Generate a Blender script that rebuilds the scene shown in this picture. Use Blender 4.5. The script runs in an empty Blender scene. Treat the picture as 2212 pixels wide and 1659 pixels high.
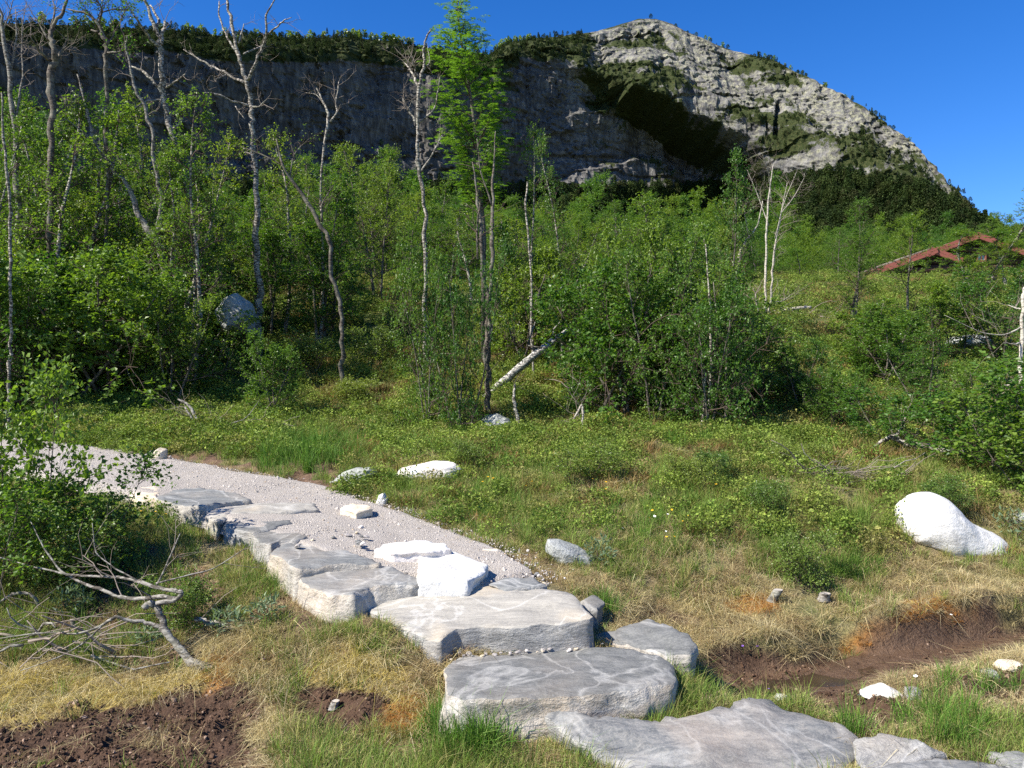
import bpy, bmesh, math, random
import numpy as np
from mathutils import Vector, Matrix, Euler
from mathutils.geometry import delaunay_2d_cdt

S = bpy.context.scene
COL = S.collection
R = math.radians
rng = np.random.default_rng(7)
random.seed(7)

# ------------------------------------------------------------------ camera, sky, sun, exposure
F, CX, CY, CAMZ = 1720.0, 1106.0, 829.5, 1.6          # photograph measured at 2212 x 1659
cam_d = bpy.data.cameras.new('camera')
cam = bpy.data.objects.new('camera', cam_d); COL.objects.link(cam)
cam.location = (0, 0, CAMZ); cam.rotation_euler = (R(90), 0, 0)
cam_d.sensor_fit = 'HORIZONTAL'; cam_d.sensor_width = 36
cam_d.lens = 36 * F / 2212
cam_d.clip_start = 0.05; cam_d.clip_end = 6000
S.camera = cam

SUN_EL, SUN_AZ = R(45), R(-117)                        # azimuth from +Y, clockwise positive: the sun stands left, a touch behind the camera
w = bpy.data.worlds.new('World'); S.world = w; w.use_nodes = True
wn, wl = w.node_tree.nodes, w.node_tree.links
wn.clear()
sky = wn.new('ShaderNodeTexSky'); sky.sky_type = 'NISHITA'; sky.sun_disc = False
sky.sun_elevation = SUN_EL; sky.sun_rotation = SUN_AZ
sky.altitude = 900; sky.air_density = 1.0; sky.dust_density = 0.1; sky.ozone_density = 5.0
hsv = wn.new('ShaderNodeHueSaturation'); hsv.inputs['Saturation'].default_value = 1.3; hsv.inputs['Hue'].default_value = 0.512
bg = wn.new('ShaderNodeBackground'); bg.inputs['Strength'].default_value = 0.095
wo = wn.new('ShaderNodeOutputWorld')
wl.new(sky.outputs[0], hsv.inputs['Color']); wl.new(hsv.outputs[0], bg.inputs['Color']); wl.new(bg.outputs[0], wo.inputs[0])

sd = bpy.data.lights.new('sun', 'SUN'); sd.energy = 5.0; sd.angle = R(0.53); sd.color = (1.0, 0.94, 0.84)
sun = bpy.data.objects.new('sun', sd); COL.objects.link(sun)
sdir = Vector((math.sin(SUN_AZ) * math.cos(SUN_EL), math.cos(SUN_AZ) * math.cos(SUN_EL), math.sin(SUN_EL)))
sun.rotation_euler = sdir.to_track_quat('Z', 'Y').to_euler()
sun.location = (-20, 0, 40)

S.view_settings.view_transform = 'Standard'; S.view_settings.look = 'None'
S.view_settings.gamma = 1; S.view_settings.use_curve_mapping = False
S.view_settings.exposure = 1.06
S.render.engine = 'CYCLES'
S.cycles.max_bounces = 8; S.cycles.transmission_bounces = 4; S.cycles.diffuse_bounces = 3
S.cycles.use_denoising = False

# ------------------------------------------------------------------ numeric helpers
def _h(ix, iy, iz, seed):
    n = (ix * 374761393 + iy * 668265263 + iz * 2147483647 + seed * 1274126177) & 0xFFFFFFFF
    n = ((n ^ (n >> 13)) * 1274126177) & 0xFFFFFFFF
    n = ((n ^ (n >> 16)) * 2246822519) & 0xFFFFFFFF
    return ((n ^ (n >> 15)) & 0xFFFFFF) / float(0xFFFFFF)

def vn(x, y, z=0.0, seed=0):
    """value noise in -1..1, vectorised"""
    x, y, z = np.broadcast_arrays(np.asarray(x, float), np.asarray(y, float), np.asarray(z, float))
    fx, fy, fz = np.floor(x), np.floor(y), np.floor(z)
    ix, iy, iz = fx.astype(np.int64), fy.astype(np.int64), fz.astype(np.int64)
    u, v, t = x - fx, y - fy, z - fz
    u = u * u * (3 - 2 * u); v = v * v * (3 - 2 * v); t = t * t * (3 - 2 * t)
    r = 0
    for dx in (0, 1):
        for dy in (0, 1):
            for dz in (0, 1):
                wgt = (u if dx else 1 - u) * (v if dy else 1 - v) * (t if dz else 1 - t)
                r = r + wgt * _h(ix + dx, iy + dy, iz + dz, seed)
    return r * 2 - 1

def fbm(x, y, z=0.0, o=4, seed=0):
    a, s, r = 0.5, 1.0, 0
    for k in range(o):
        r = r + a * vn(np.asarray(x) * s + 17.3 * k, np.asarray(y) * s - 9.1 * k, np.asarray(z) * s + 4.7 * k, seed + k)
        a *= 0.5; s *= 2.03
    return r

def sstep(a, b, x):
    t = np.clip((np.asarray(x, float) - a) / (b - a), 0, 1)
    return t * t * (3 - 2 * t)

def inpoly(px, py, poly):
    px, py = np.asarray(px, float), np.asarray(py, float)
    c = np.zeros(np.broadcast(px, py).shape, bool)
    n = len(poly); j = n - 1
    for i in range(n):
        xi, yi = poly[i][0], poly[i][1]; xj, yj = poly[j][0], poly[j][1]
        cond = (yi > py) != (yj > py)
        xx = (xj - xi) * (py - yi) / ((yj - yi) if yj != yi else 1e-9) + xi
        c ^= cond & (px < xx)
        j = i
    return c

def polyline_dist(x, y, pts):
    """distance to a polyline, signed side, and interpolated extra values"""
    best = np.full(np.shape(x), 1e9); val = np.zeros(np.shape(x)); side = np.zeros(np.shape(x))
    for a, b in zip(pts[:-1], pts[1:]):
        ax, ay, bx, by = a[0], a[1], b[0], b[1]
        L2 = (bx - ax) ** 2 + (by - ay) ** 2
        t = np.clip(((x - ax) * (bx - ax) + (y - ay) * (by - ay)) / L2, 0, 1)
        qx, qy = ax + t * (bx - ax), ay + t * (by - ay)
        d = np.hypot(x - qx, y - qy)
        m = d < best
        best = np.where(m, d, best)
        val = np.where(m, a[2] + t * (b[2] - a[2]), val)
        side = np.where(m, np.sign((bx - ax) * (y - ay) - (by - ay) * (x - ax)), side)
    return best, side, val

# ------------------------------------------------------------------ the lie of the land
_yk = [-60, -5, 0, 2.5, 3.3, 3.9, 4.5, 5.2, 6, 7, 8, 9, 10, 12, 14, 16, 20, 30, 45, 70, 120, 250, 400, 700, 3000]
_zk = [-3, -.3, -.05, -.02, .03, .12, .30, .44, .6, .74, .87, .97, 1.06, 1.5, 2.1, 2.75, 3.9, 5.6, 7.4, 11, 18, 38, 45, 40, 20]
_ty = np.concatenate([np.arange(-60, 40, .05), np.arange(40, 3000, 2.0)])
_tz = np.interp(_ty, _yk, _zk)
_k = np.ones(25) / 25
_tz[:2000] = np.convolve(np.pad(_tz[:2000], 12, mode='edge'), _k, 'valid')

PATH = [(.14, 4.52, .44), (-.25, 4.86, .50), (-1.0, 5.55, .61), (-2.3, 6.55, .75), (-3.6, 7.3, .84), (-5.0, 8.2, .92), (-7.5, 9.6, 1.05), (-11, 11.2, 1.3)]
PATHW = .66
STREAM = [(.70, 4.1, 0), (1.05, 4.18, 0), (1.5, 4.3, 0), (2.12, 4.52, 0), (3.15, 4.8, 0), (4.6, 5.05, 0), (7, 5.5, 0)]

def path_half(x, y, side):
    ah = (x - PATH[0][0]) * -.72 + (y - PATH[0][1]) * .69
    return PATHW * np.where(side > 0, .28 + .72 * sstep(.0, 1.0, ah), .30 + .34 * sstep(0, .9, ah) + .36 * sstep(.9, 2.6, ah))
def G(x, y, micro=True):
    x, y = np.broadcast_arrays(np.asarray(x, float), np.asarray(y, float))
    z = np.interp(y, _ty, _tz).copy()
    near = 1 - sstep(9, 14, y)
    z += .25 * fbm(x * .22, y * .22, seed=3) * sstep(7, 14, y)
    z += .10 * sstep(-1, -6, x) * sstep(6, 9, y)
    # hollow beside the slab steps
    z -= .03 * np.exp(-((x + 1.7) / 1.0) ** 2 - ((y - 4.55) / .55) ** 2)
    z += .13 * np.exp(-((x + .62) / .42) ** 2 - ((y - 4.08) / .30) ** 2)
    z += .10 * np.exp(-((x + 1.15) / .7) ** 2 - ((y - 4.25) / .33) ** 2) + .05 * np.exp(-((x + 2.0) / .7) ** 2 - ((y - 5.0) / .4) ** 2)
    if micro:
        z += .075 * fbm(x * 1.3, y * 1.3, seed=11) * (.5 + .5 * sstep(3, 6, y))
        z += .030 * fbm(x * 4.2, y * 4.2, seed=12, o=3)
    # stream channel: flat mud floor, a steep far bank
    d, side, _ = polyline_dist(x, y, STREAM)
    far = side > 0
    wob = .07 * vn(x * 3.1, y * 3.1, seed=21)
    wd = np.where(far, 1 - sstep(.22, .36, d + wob), 1 - sstep(.24, .60, d + wob))
    wd = wd * sstep(.70, 1.15, x)
    z = z * (1 - wd) + (-.035 + .022 * np.clip(x - 1, 0, 4) + .012 * vn(x * 6, y * 6, seed=5)) * wd
    # far bank lies a little lower than the general slope
    z -= np.where(far, .19 * sstep(.2, .4, d) * (1 - sstep(.6, 1.5, d)), 0) * sstep(.5, 1.0, x)
    # path bed
    d, side, pz = polyline_dist(x, y, PATH)
    ph = path_half(x, y, side)
    wp = np.where(side > 0, 1 - sstep(ph - .05, ph + .75, d), 1 - sstep(ph - .02, ph + .55, d))
    ahead = (x - PATH[0][0]) * -.72 + (y - PATH[0][1]) * .69
    wp = wp * sstep(-.22, .05, ahead)
    drop = np.where(side > 0, .13, .035)
    dd = np.where(d < ph - .1, .05, drop)
    z = z * (1 - wp) + (pz - dd) * wp
    return z

def W(px, py, Y):
    return Vector(((px - CX) / F * Y, Y, CAMZ + (CY - py) / F * Y))
def Wz(px, py, z):
    Y = (CAMZ - z) * F / (py - CY)
    return Vector(((px - CX) / F * Y, Y, z))
_hy = np.concatenate([np.arange(2.6, 12, .02), np.arange(12, 80, .1)])
def gh(px, py):
    x = (px - CX) / F * _hy; z = CAMZ + (CY - py) / F * _hy
    below = z <= G(x, _hy)
    i = int(np.argmax(below)) if below.any() else len(_hy) - 1
    Y = float(_hy[i]); xx = (px - CX) / F * Y
    return Vector((xx, Y, float(G(xx, Y))))
def gz(x, y): return float(G(x, y))
def proj(x, y, z):
    return CX + F * x / y, CY - F * (z - CAMZ) / y

# ------------------------------------------------------------------ object helpers
def tag(o, label=None, cat=None, group=None, kind=None):
    if label: o['label'] = label
    if cat: o['category'] = cat
    if group: o['group'] = group
    if kind or cat: o['kind'] = kind or 'thing'
    return o

def empty(name, loc, label=None, cat=None, group=None, rz=0.0):
    o = bpy.data.objects.new(name, None); COL.objects.link(o)
    o.location = loc; o.rotation_euler = (0, 0, rz); o.empty_display_size = .1
    return tag(o, label, cat, group)

def child(o, parent):
    o.parent = parent
    return o

class Acc:
    """collects vertices and faces of one mesh"""
    def __init__(s): s.v, s.f, s.m, s.n = [], [], [], 0
    def add(s, v, f, m=0):
        v = np.asarray(v, float).reshape(-1, 3)
        s.v.append(v)
        for k in f: s.f.append(tuple(int(i) + s.n for i in k)); s.m.append(m)
        s.n += len(v)
    def tube(s, pts, rad, sides=6, m=0, cap=True, rough=0.0):
        pts = np.asarray([tuple(p) for p in pts], float); n = len(pts)
        rad = np.broadcast_to(np.asarray(rad, float), (n,))
        t = np.gradient(pts, axis=0); t /= (np.linalg.norm(t, axis=1, keepdims=True) + 1e-9)
        ref = np.array([0, 1.0, 0]) if abs(t[:, 1]).mean() < .8 else np.array([1.0, 0, 0])
        a = np.cross(t, ref); a /= (np.linalg.norm(a, axis=1, keepdims=True) + 1e-9)
        b = np.cross(t, a)
        ang = np.arange(sides) * 2 * np.pi / sides
        rr = rad[:, None] * (1 + (rough * rng.uniform(-1, 1, (n, sides)) if rough else 0))
        v = pts[:, None, :] + rr[..., None] * (np.cos(ang)[None, :, None] * a[:, None, :] + np.sin(ang)[None, :, None] * b[:, None, :])
        f = []
        for i in range(n - 1):
            for j in range(sides):
                k = (j + 1) % sides
                f.append((i * sides + j, i * sides + k, (i + 1) * sides + k, (i + 1) * sides + j))
        if cap:
            f.append(tuple(range(sides - 1, -1, -1))); f.append(tuple((n - 1) * sides + j for j in range(sides)))
        s.add(v, f, m)
    def mesh(s, name, mats, smooth=True):
        me = bpy.data.meshes.new(name)
        v = np.concatenate(s.v) if s.v else np.zeros((0, 3))
        me.from_pydata(v.tolist(), [], s.f)
        for m in mats: me.materials.append(m)
        if len(mats) > 1: me.polygons.foreach_set('material_index', np.asarray(s.m, np.int32))
        me.polygons.foreach_set('use_smooth', np.full(len(s.f), smooth))
        me.update()
        return me
    def obj(s, name, mats, parent=None, smooth=True, origin=None):
        if not isinstance(mats, (list, tuple)): mats = [mats]
        if origin is not None and parent is None:
            off = np.asarray(tuple(origin)); s.v = [q - off for q in s.v]
        elif parent is not None:
            off = np.asarray(tuple(parent.location)); s.v = [q - off for q in s.v]
        o = bpy.data.objects.new(name, s.mesh(name, mats, smooth)); COL.objects.link(o)
        if parent is not None: o.parent = parent
        elif origin is not None: o.location = origin
        return o

def fastmesh(name, V, faces_flat, nper, mats, smooth=False, mi=None):
    """mesh from arrays with all faces of nper corners"""
    me = bpy.data.meshes.new(name)
    nf = len(faces_flat) // nper
    me.vertices.add(len(V)); me.vertices.foreach_set('co', np.asarray(V, np.float32).ravel())
    me.loops.add(len(faces_flat)); me.loops.foreach_set('vertex_index', np.asarray(faces_flat, np.int32))
    me.polygons.add(nf)
    me.polygons.foreach_set('loop_start', np.arange(0, nf * nper, nper, dtype=np.int32))
    me.polygons.foreach_set('loop_total', np.full(nf, nper, np.int32))
    if mi is not None: me.polygons.foreach_set('material_index', np.asarray(mi, np.int32))
    me.polygons.foreach_set('use_smooth', np.full(nf, smooth))
    for m in mats: me.materials.append(m)
    me.update(calc_edges=True); me.validate()
    return me

# ------------------------------------------------------------------ materials
class NT:
    def __init__(s, name):
        s.mat = bpy.data.materials.new(name); s.mat.use_nodes = True
        s.t = s.mat.node_tree; s.t.nodes.clear()
        s.out = s.n('ShaderNodeOutputMaterial')
    def n(s, ty, **kw):
        nd = s.t.nodes.new(ty)
        for k, v in kw.items(): setattr(nd, k, v)
        return nd
    def l(s, a, b): s.t.links.new(a, b)
    def coord(s, kind='Object', scale=(1, 1, 1), rot=(0, 0, 0), rnd=False):
        if kind == 'World': src = s.n('ShaderNodeNewGeometry').outputs['Position']
        else: src = s.n('ShaderNodeTexCoord').outputs[kind]
        mp = s.n('ShaderNodeMapping'); mp.inputs['Scale'].default_value = scale; mp.inputs['Rotation'].default_value = rot
        s.l(src, mp.inputs['Vector'])
        if rnd:
            oi = s.n('ShaderNodeObjectInfo'); mu = s.n('ShaderNodeMath', operation='MULTIPLY'); mu.inputs[1].default_value = 57.0
            s.l(oi.outputs['Random'], mu.inputs[0]); s.l(mu.outputs[0], mp.inputs['Location'])
        return mp.outputs[0]
    def noise(s, vec, scale=5, detail=5, rough=.6, dist=0.0):
        nd = s.n('ShaderNodeTexNoise'); nd.inputs['Scale'].default_value = scale; nd.inputs['Detail'].default_value = detail
        nd.inputs['Roughness'].default_value = rough; nd.inputs['Distortion'].default_value = dist
        s.l(vec, nd.inputs['Vector']); return nd.outputs['Fac']
    def voro(s, vec, scale=5, feature='F1', rnd=1.0):
        nd = s.n('ShaderNodeTexVoronoi', feature=feature); nd.inputs['Scale'].default_value = scale; nd.inputs['Randomness'].default_value = rnd
        s.l(vec, nd.inputs['Vector']); return nd
    def ramp(s, fac, stops):
        nd = s.n('ShaderNodeValToRGB'); e = nd.color_ramp.elements
        while len(e) < len(stops): e.new(.5)
        for i, (p, c) in enumerate(stops):
            e[i].position = p
            e[i].color = (c, c, c, 1) if not isinstance(c, (tuple, list)) else (*c, 1)
        s.l(fac, nd.inputs[0]); return nd.outputs['Color']
    def mix(s, fac, a, b, mode='MIX'):
        nd = s.n('ShaderNodeMix', data_type='RGBA', blend_type=mode)
        for sock, v in ((nd.inputs[0], fac), (nd.inputs[6], a), (nd.inputs[7], b)):
            if isinstance(v, (int, float)): sock.default_value = v
            elif isinstance(v, (tuple, list)): sock.default_value = (*v, 1)
            else: s.l(v, sock)
        return nd.outputs[2]
    def math(s, op, a, b=0.0):
        nd = s.n('ShaderNodeMath', operation=op)
        for sock, v in ((nd.inputs[0], a), (nd.inputs[1], b)):
            if isinstance(v, (int, float)): sock.default_value = v
            else: s.l(v, sock)
        return nd.outputs[0]
    def bump(s, h, strength=.5, dist=.02):
        nd = s.n('ShaderNodeBump'); nd.inputs['Strength'].default_value = strength; nd.inputs['Distance'].default_value = dist
        s.l(h, nd.inputs['Height']); return nd.outputs[0]
    def done(s, col, rough=.9, normal=None, spec=.3):
        p = s.n('ShaderNodeBsdfPrincipled')
        if isinstance(col, (tuple, list)): p.inputs['Base Color'].default_value = (*col, 1)
        else: s.l(col, p.inputs['Base Color'])
        if isinstance(rough, (int, float)): p.inputs['Roughness'].default_value = rough
        else: s.l(rough, p.inputs['Roughness'])
        p.inputs['Specular IOR Level'].default_value = spec
        if normal is not None: s.l(normal, p.inputs['Normal'])
        s.l(p.outputs[0], s.out.inputs[0]); return s.mat

def leaf_mat(name, c1, c2, c3, trans=.45, rough=.38, spec=.5, objvar=True):
    m = NT(name)
    g = m.n('ShaderNodeNewGeometry')
    col = m.ramp(g.outputs['Random Per Island'], [(0, c1), (.55, c2), (1, c3)])
    if objvar:
        oi = m.n('ShaderNodeObjectInfo')
        hs = m.n('ShaderNodeHueSaturation')
        m.l(m.math('ADD', m.math('MULTIPLY', oi.outputs['Random'], .055), .470), hs.inputs['Hue'])
        m.l(m.math('ADD', m.math('MULTIPLY', oi.outputs['Random'], -.5), 1.25), hs.inputs['Value'])
        m.l(col, hs.inputs['Color']); col = hs.outputs[0]
    p = m.n('ShaderNodeBsdfPrincipled'); m.l(col, p.inputs['Base Color'])
    p.inputs['Roughness'].default_value = rough; p.inputs['Specular IOR Level'].default_value = spec
    t = m.n('ShaderNodeBsdfTranslucent')
    tc = m.mix(1.0, col, (1.45, 1.5, .55), 'MULTIPLY'); m.l(tc, t.inputs['Color'])
    mx = m.n('ShaderNodeMixShader'); mx.inputs[0].default_value = trans
    m.l(p.outputs[0], mx.inputs[1]); m.l(t.outputs[0], mx.inputs[2]); m.l(mx.outputs[0], m.out.inputs[0])
    return m.mat

M = {}
M['birch_leaf'] = leaf_mat('birch_leaf', (.062, .13, .016), (.10, .19, .025), (.165, .265, .042), .45, .42, .4)
M['rowan_leaf'] = leaf_mat('rowan_leaf', (.075, .165, .022), (.115, .225, .03), (.165, .285, .045), .42, .45, .35, objvar=False)
M['shrub_leaf'] = leaf_mat('shrub_leaf', (.085, .15, .022), (.13, .21, .034), (.19, .27, .055), .35, .4, .45)
M['willow_leaf'] = leaf_mat('willow_leaf', (.09, .14, .08), (.13, .19, .10), (.18, .24, .14), .3, .5, .3)
M['yellow_petal'] = NT('yellow_petal').done((.75, .45, .02), .6)
M['white_petal'] = NT('white_petal').done((.8, .8, .75), .6)
M['violet_petal'] = NT('violet_petal').done((.22, .10, .45), .6)

def tint_mat(name, trans=.3, rough=.6, spec=.2):
    m = NT(name)
    a = m.n('ShaderNodeAttribute', attribute_type='INSTANCER', attribute_name='tint')
    g = m.n('ShaderNodeNewGeometry')
    v = m.ramp(g.outputs['Random Per Island'], [(0, .55), (1, 1.45)])
    col = m.mix(1.0, a.outputs['Color'], v, 'MULTIPLY')
    p = m.n('ShaderNodeBsdfPrincipled'); m.l(col, p.inputs['Base Color'])
    p.inputs['Roughness'].default_value = rough; p.inputs['Specular IOR Level'].default_value = spec
    t = m.n('ShaderNodeBsdfTranslucent'); m.l(m.mix(1.0, col, (1.2, 1.25, .8), 'MULTIPLY'), t.inputs['Color'])
    mx = m.n('ShaderNodeMixShader'); mx.inputs[0].default_value = trans
    m.l(p.outputs[0], mx.inputs[1]); m.l(t.outputs[0], mx.inputs[2]); m.l(mx.outputs[0], m.out.inputs[0])
    return m.mat
M['tinted'] = tint_mat('tinted_blades')
M['tinted_leaf'] = tint_mat('tinted_leaves', .35, .55, .2)
M['tinted_far'] = tint_mat('tinted_far_leaves', .2, .7, .1)

def bark(name, light, dark, thr, dirt=(.10, .085, .06), scale=1.0):
    m = NT(name)
    c = m.coord('Object', (1, 1, 2.6), rnd=True)
    n1 = m.noise(c, 17 * scale, 6, .7); n2 = m.noise(c, 38 * scale, 4, .6); n3 = m.noise(c, 3.2 * scale, 3)
    patch = m.ramp(n1, [(thr - .03, 0.0), (thr + .03, 1.0)])
    col = m.mix(patch, dark, light)
    col = m.mix(m.ramp(n2, [(.35, 0.0), (.7, .55)]), col, dirt)
    col = m.mix(m.ramp(n3, [(.45, 0.0), (.75, .5)]), col, (.30, .31, .24))
    h = m.math('ADD', n1, m.math('MULTIPLY', n2, .5))
    return m.done(col, .85, m.bump(h, .7, .012), .2)
M['pale_bark'] = bark('pale_birch_bark', (.50, .455, .385), (.05, .042, .036), .52)
M['white_bark'] = bark('white_birch_bark', (.54, .49, .41), (.12, .10, .08), .45)
M['dark_bark'] = bark('dark_birch_bark', (.17, .14, .115), (.045, .038, .032), .52)
M['grey_bark'] = bark('grey_weathered_bark', (.30, .28, .25), (.065, .057, .05), .50)
M['twig'] = NT('twig_bark').done((.085, .06, .045), .8)
M['dead_twig'] = NT('dead_twig').done((.22, .18, .145), .8)

def stone(name, base, light, dark, streak=(1, 7, 3), vein=(.75, .74, .70), veins=.6, warm=(.55, .42, .28), warmth=.25, rot=(0, 0, .2), sc=1.0, bump=.5):
    m = NT(name)
    c = m.coord('Object', tuple(k * sc for k in streak), rot, rnd=True); c2 = m.coord('Object', (sc, sc, sc), rnd=True)
    n1 = m.noise(c, 3.0, 8, .62, .6); n2 = m.noise(c2, 2.1, 4, .55); n3 = m.noise(c2, 85, 3, .6); n4 = m.noise(c, 9, 6, .6, .3)
    n5 = m.noise(c2, 14, 5, .65)
    col = m.ramp(n1, [(.28, dark), (.5, base), (.72, light)])
    col = m.mix(m.ramp(n4, [(.5, 0.0), (.72, .6)]), col, light)
    vv = m.math('ABSOLUTE', m.math('SUBTRACT', m.noise(c2, 1.7, 5, .5, 1.2), .5))
    vmask = m.ramp(vv, [(0, 1.0), (.012, .55), (.028, 0.0)])
    col = m.mix(m.math('MULTIPLY', vmask, veins), col, vein)
    col = m.mix(m.math('MULTIPLY', m.ramp(n2, [(.48, 0.0), (.68, 1.0)]), warmth), col, warm)
    col = m.mix(m.ramp(n5, [(.55, 0.0), (.75, .35)]), col, dark)
    col = m.mix(m.ramp(n3, [(.5, 0.0), (.72, .6)]), col, light)
    n6 = m.noise(c, 26, 5, .65, .2); col = m.mix(m.ramp(n6, [(.54, 0.0), (.66, .55)]), col, light); col = m.mix(m.ramp(n6, [(.3, .55), (.44, 0.0)]), col, dark)
    h = m.math('ADD', m.math('ADD', n1, m.math('MULTIPLY', n4, .6)), m.math('ADD', m.math('MULTIPLY', n3, .15), m.math('ADD', m.math('MULTIPLY', n6, .35), m.math('MULTIPLY', n5, .45))))
    return m.done(col, .72, m.bump(h, bump, .02), .35)
M['slab_grey'] = stone('grey_slate_stone', (.125, .128, .124), (.215, .214, .203), (.078, .081, .08), (2.5, 6, 3), warmth=.12, veins=.5, vein=(.46, .45, .42))
M['slab_blue'] = stone('blue_grey_stone', (.145, .151, .15), (.255, .256, .247), (.09, .095, .096), (1.5, 6, 3), warmth=.2, rot=(0, 0, .5), veins=.3)
M['slab_streak'] = stone('streaked_grey_stone', (.135, .141, .144), (.28, .268, .247), (.078, .082, .086), (2, 9, 3), veins=.2, warm=(.50, .40, .31), warmth=.35, rot=(0, 0, -.35))
M['slab_cream'] = stone('cream_stone', (.30, .283, .248), (.41, .386, .336), (.195, .185, .165), (1.2, 11, 6), veins=.3, warm=(.66, .50, .30), warmth=.4, rot=(0, 0, .12))
M['side_cream'] = stone('cream_broken_face', (.33, .305, .265), (.46, .43, .375), (.19, .178, .16), (3, 3, 5), veins=.3, warm=(.52, .38, .24), warmth=.45, bump=.8)
M['side_grey'] = stone('grey_broken_face', (.24, .235, .222), (.38, .37, .345), (.145, .144, .14), (3, 3, 10), veins=.3, warm=(.48, .38, .27), warmth=.3, bump=.8)
M['white_stone'] = stone('white_quartz_stone', (.60, .59, .56), (.68, .67, .645), (.34, .325, .305), (3, 4, 4), veins=.0, warm=(.60, .53, .43), warmth=.35, bump=.5)
M['pink_stone'] = stone('pinkish_white_stone', (.66, .60, .55), (.76, .72, .68), (.48, .43, .39), (3, 3, 5), veins=.1, warm=(.62, .44, .30), warmth=.5)
M['lichen_stone'] = stone('lichen_grey_stone', (.26, .27, .262), (.42, .43, .405), (.12, .125, .12), (4, 4, 4), veins=.1, warm=(.36, .38, .22), warmth=.35, bump=.8)
M['tan_stone'] = stone('ochre_stone', (.58, .49, .36), (.68, .61, .50), (.42, .35, .27), (3, 3, 4), veins=.1, warm=(.62, .42, .20), warmth=.5)
M['pebble'] = stone('path_pebble', (.36, .33, .31), (.48, .45, .425), (.24, .22, .21), (20, 20, 20), veins=0, warmth=.2, warm=(.5, .38, .28))

# gravel path
m = NT('gravel'); c = m.coord('World')
v1 = m.voro(c, 120); v2 = m.voro(c, 300); n1 = m.noise(c, 1.6, 5); n2 = m.noise(c, 9, 4)
col = m.ramp(v1.outputs['Color'], [(.1, (.33, .295, .255)), (.5, (.41, .37, .325)), (.9, (.50, .455, .405))])
col = m.mix(.5, col, m.ramp(v2.outputs['Color'], [(.1, (.27, .24, .21)), (.9, (.50, .46, .41))]))
col = m.mix(m.ramp(n1, [(.4, 0.0), (.7, .45)]), col, (.31, .283, .26))
col = m.mix(m.ramp(n2, [(.5, 0.0), (.75, .4)]), col, (.46, .43, .405))
h = m.math('ADD', m.math('MULTIPLY', v1.outputs['Distance'], -1.0), m.math('MULTIPLY', v2.outputs['Distance'], -.5))
M['gravel'] = m.done(col, .95, m.bump(h, .7, .012), .1)

# ground: vertex masks choose peat, moss and mud; noise gives litter
m = NT('moor_ground'); c = m.coord('World')
at = m.n('ShaderNodeAttribute', attribute_name='zone'); sp = m.n('ShaderNodeSeparateColor'); m.l(at.outputs['Color'], sp.inputs[0])
at2 = m.n('ShaderNodeAttribute', attribute_name='zone2'); sp2 = m.n('ShaderNodeSeparateColor'); m.l(at2.outputs['Color'], sp2.inputs[0])
n1 = m.noise(c, 2.2, 6, .65); n2 = m.noise(c, 14, 6, .7); n3 = m.noise(c, 60, 4, .7); n4 = m.noise(c, .9, 4)
lit = m.ramp(n2, [(.25, (.10, .075, .04)), (.45, (.20, .155, .085)), (.6, (.27, .22, .11)), (.8, (.36, .30, .17))])
grn = m.ramp(n2, [(.25, (.045, .06, .018)), (.5, (.10, .125, .03)), (.8, (.18, .19, .05))])
col = m.mix(m.ramp(n1, [(.4, 0.0), (.62, .7)]), lit, grn)
col = m.mix(sp2.outputs[0], col, m.ramp(n2, [(.25, (.03, .05, .012)), (.55, (.08, .12, .025)), (.8, (.15, .17, .045))]))
peat = m.ramp(n2, [(.25, (.030, .017, .010)), (.55, (.082, .047, .029)), (.8, (.15, .09, .056))])
peat = m.mix(m.ramp(n3, [(.55, 0.0), (.75, .55)]), peat, (.20, .14, .10))
col = m.mix(sp.outputs[0], col, peat)
col = m.mix(m.math('MULTIPLY', sp.outputs[1], m.ramp(n2, [(.25, .35), (.55, .95)])), col, m.ramp(n3, [(.3, (.16, .105, .035)), (.5, (.33, .25, .075)), (.75, (.48, .38, .14))]))
col = m.mix(m.math('MULTIPLY', sp.outputs[2], m.ramp(n2, [(.25, .4), (.55, .95)])), col, m.ramp(n3, [(.3, (.17, .075, .02)), (.7, (.36, .17, .04))]))
mud = m.ramp(n2, [(.3, (.065, .039, .024)), (.7, (.14, .086, .052))])
mud = m.mix(m.ramp(n3, [(.66, 0.0), (.72, .8)]), mud, (.22, .18, .14))
col = m.mix(sp2.outputs[1], col, mud)
col = m.mix(sp2.outputs[2], col, m.ramp(n2, [(.3, (.085, .05, .032)), (.7, (.20, .13, .085))]))
rgh = m.math('SUBTRACT', .95, m.math('MULTIPLY', sp2.outputs[1], .55))
hh = m.math('ADD', n2, m.math('MULTIPLY', n3, .6))
M['ground'] = m.done(col, rgh, m.bump(hh, .9, .03), .25)

# mountain rock
m = NT('mountain_rock'); c = m.coord('World'); cv = m.coord('World', (1, 1, .22)); ch = m.coord('World', (.5, .5, 2.0))
at = m.n('ShaderNodeAttribute', attribute_name='zone'); sp = m.n('ShaderNodeSeparateColor'); m.l(at.outputs['Color'], sp.inputs[0])
n1 = m.noise(cv, .09, 7, .65); n2 = m.noise(cv, .5, 5, .65); n3 = m.noise(c, .035, 4); n4 = m.noise(c, .35, 6, .7); n5 = m.noise(ch, .16, 6, .65); n6 = m.noise(c, 1.1, 4, .6)
rock = m.ramp(n1, [(.28, (.042, .041, .043)), (.48, (.105, .103, .10)), (.72, (.22, .212, .198))])
rock = m.mix(m.ramp(n2, [(.46, 0.0), (.72, .6)]), rock, (.31, .298, .275))
rock = m.mix(m.ramp(n5, [(.47, 0.0), (.60, .75)]), rock, (.045, .044, .046))
shade_fac = m.math('MULTIPLY', sp.outputs[2], .82)  # blue channel: painted shade, mixes in a darker rock tone
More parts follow.
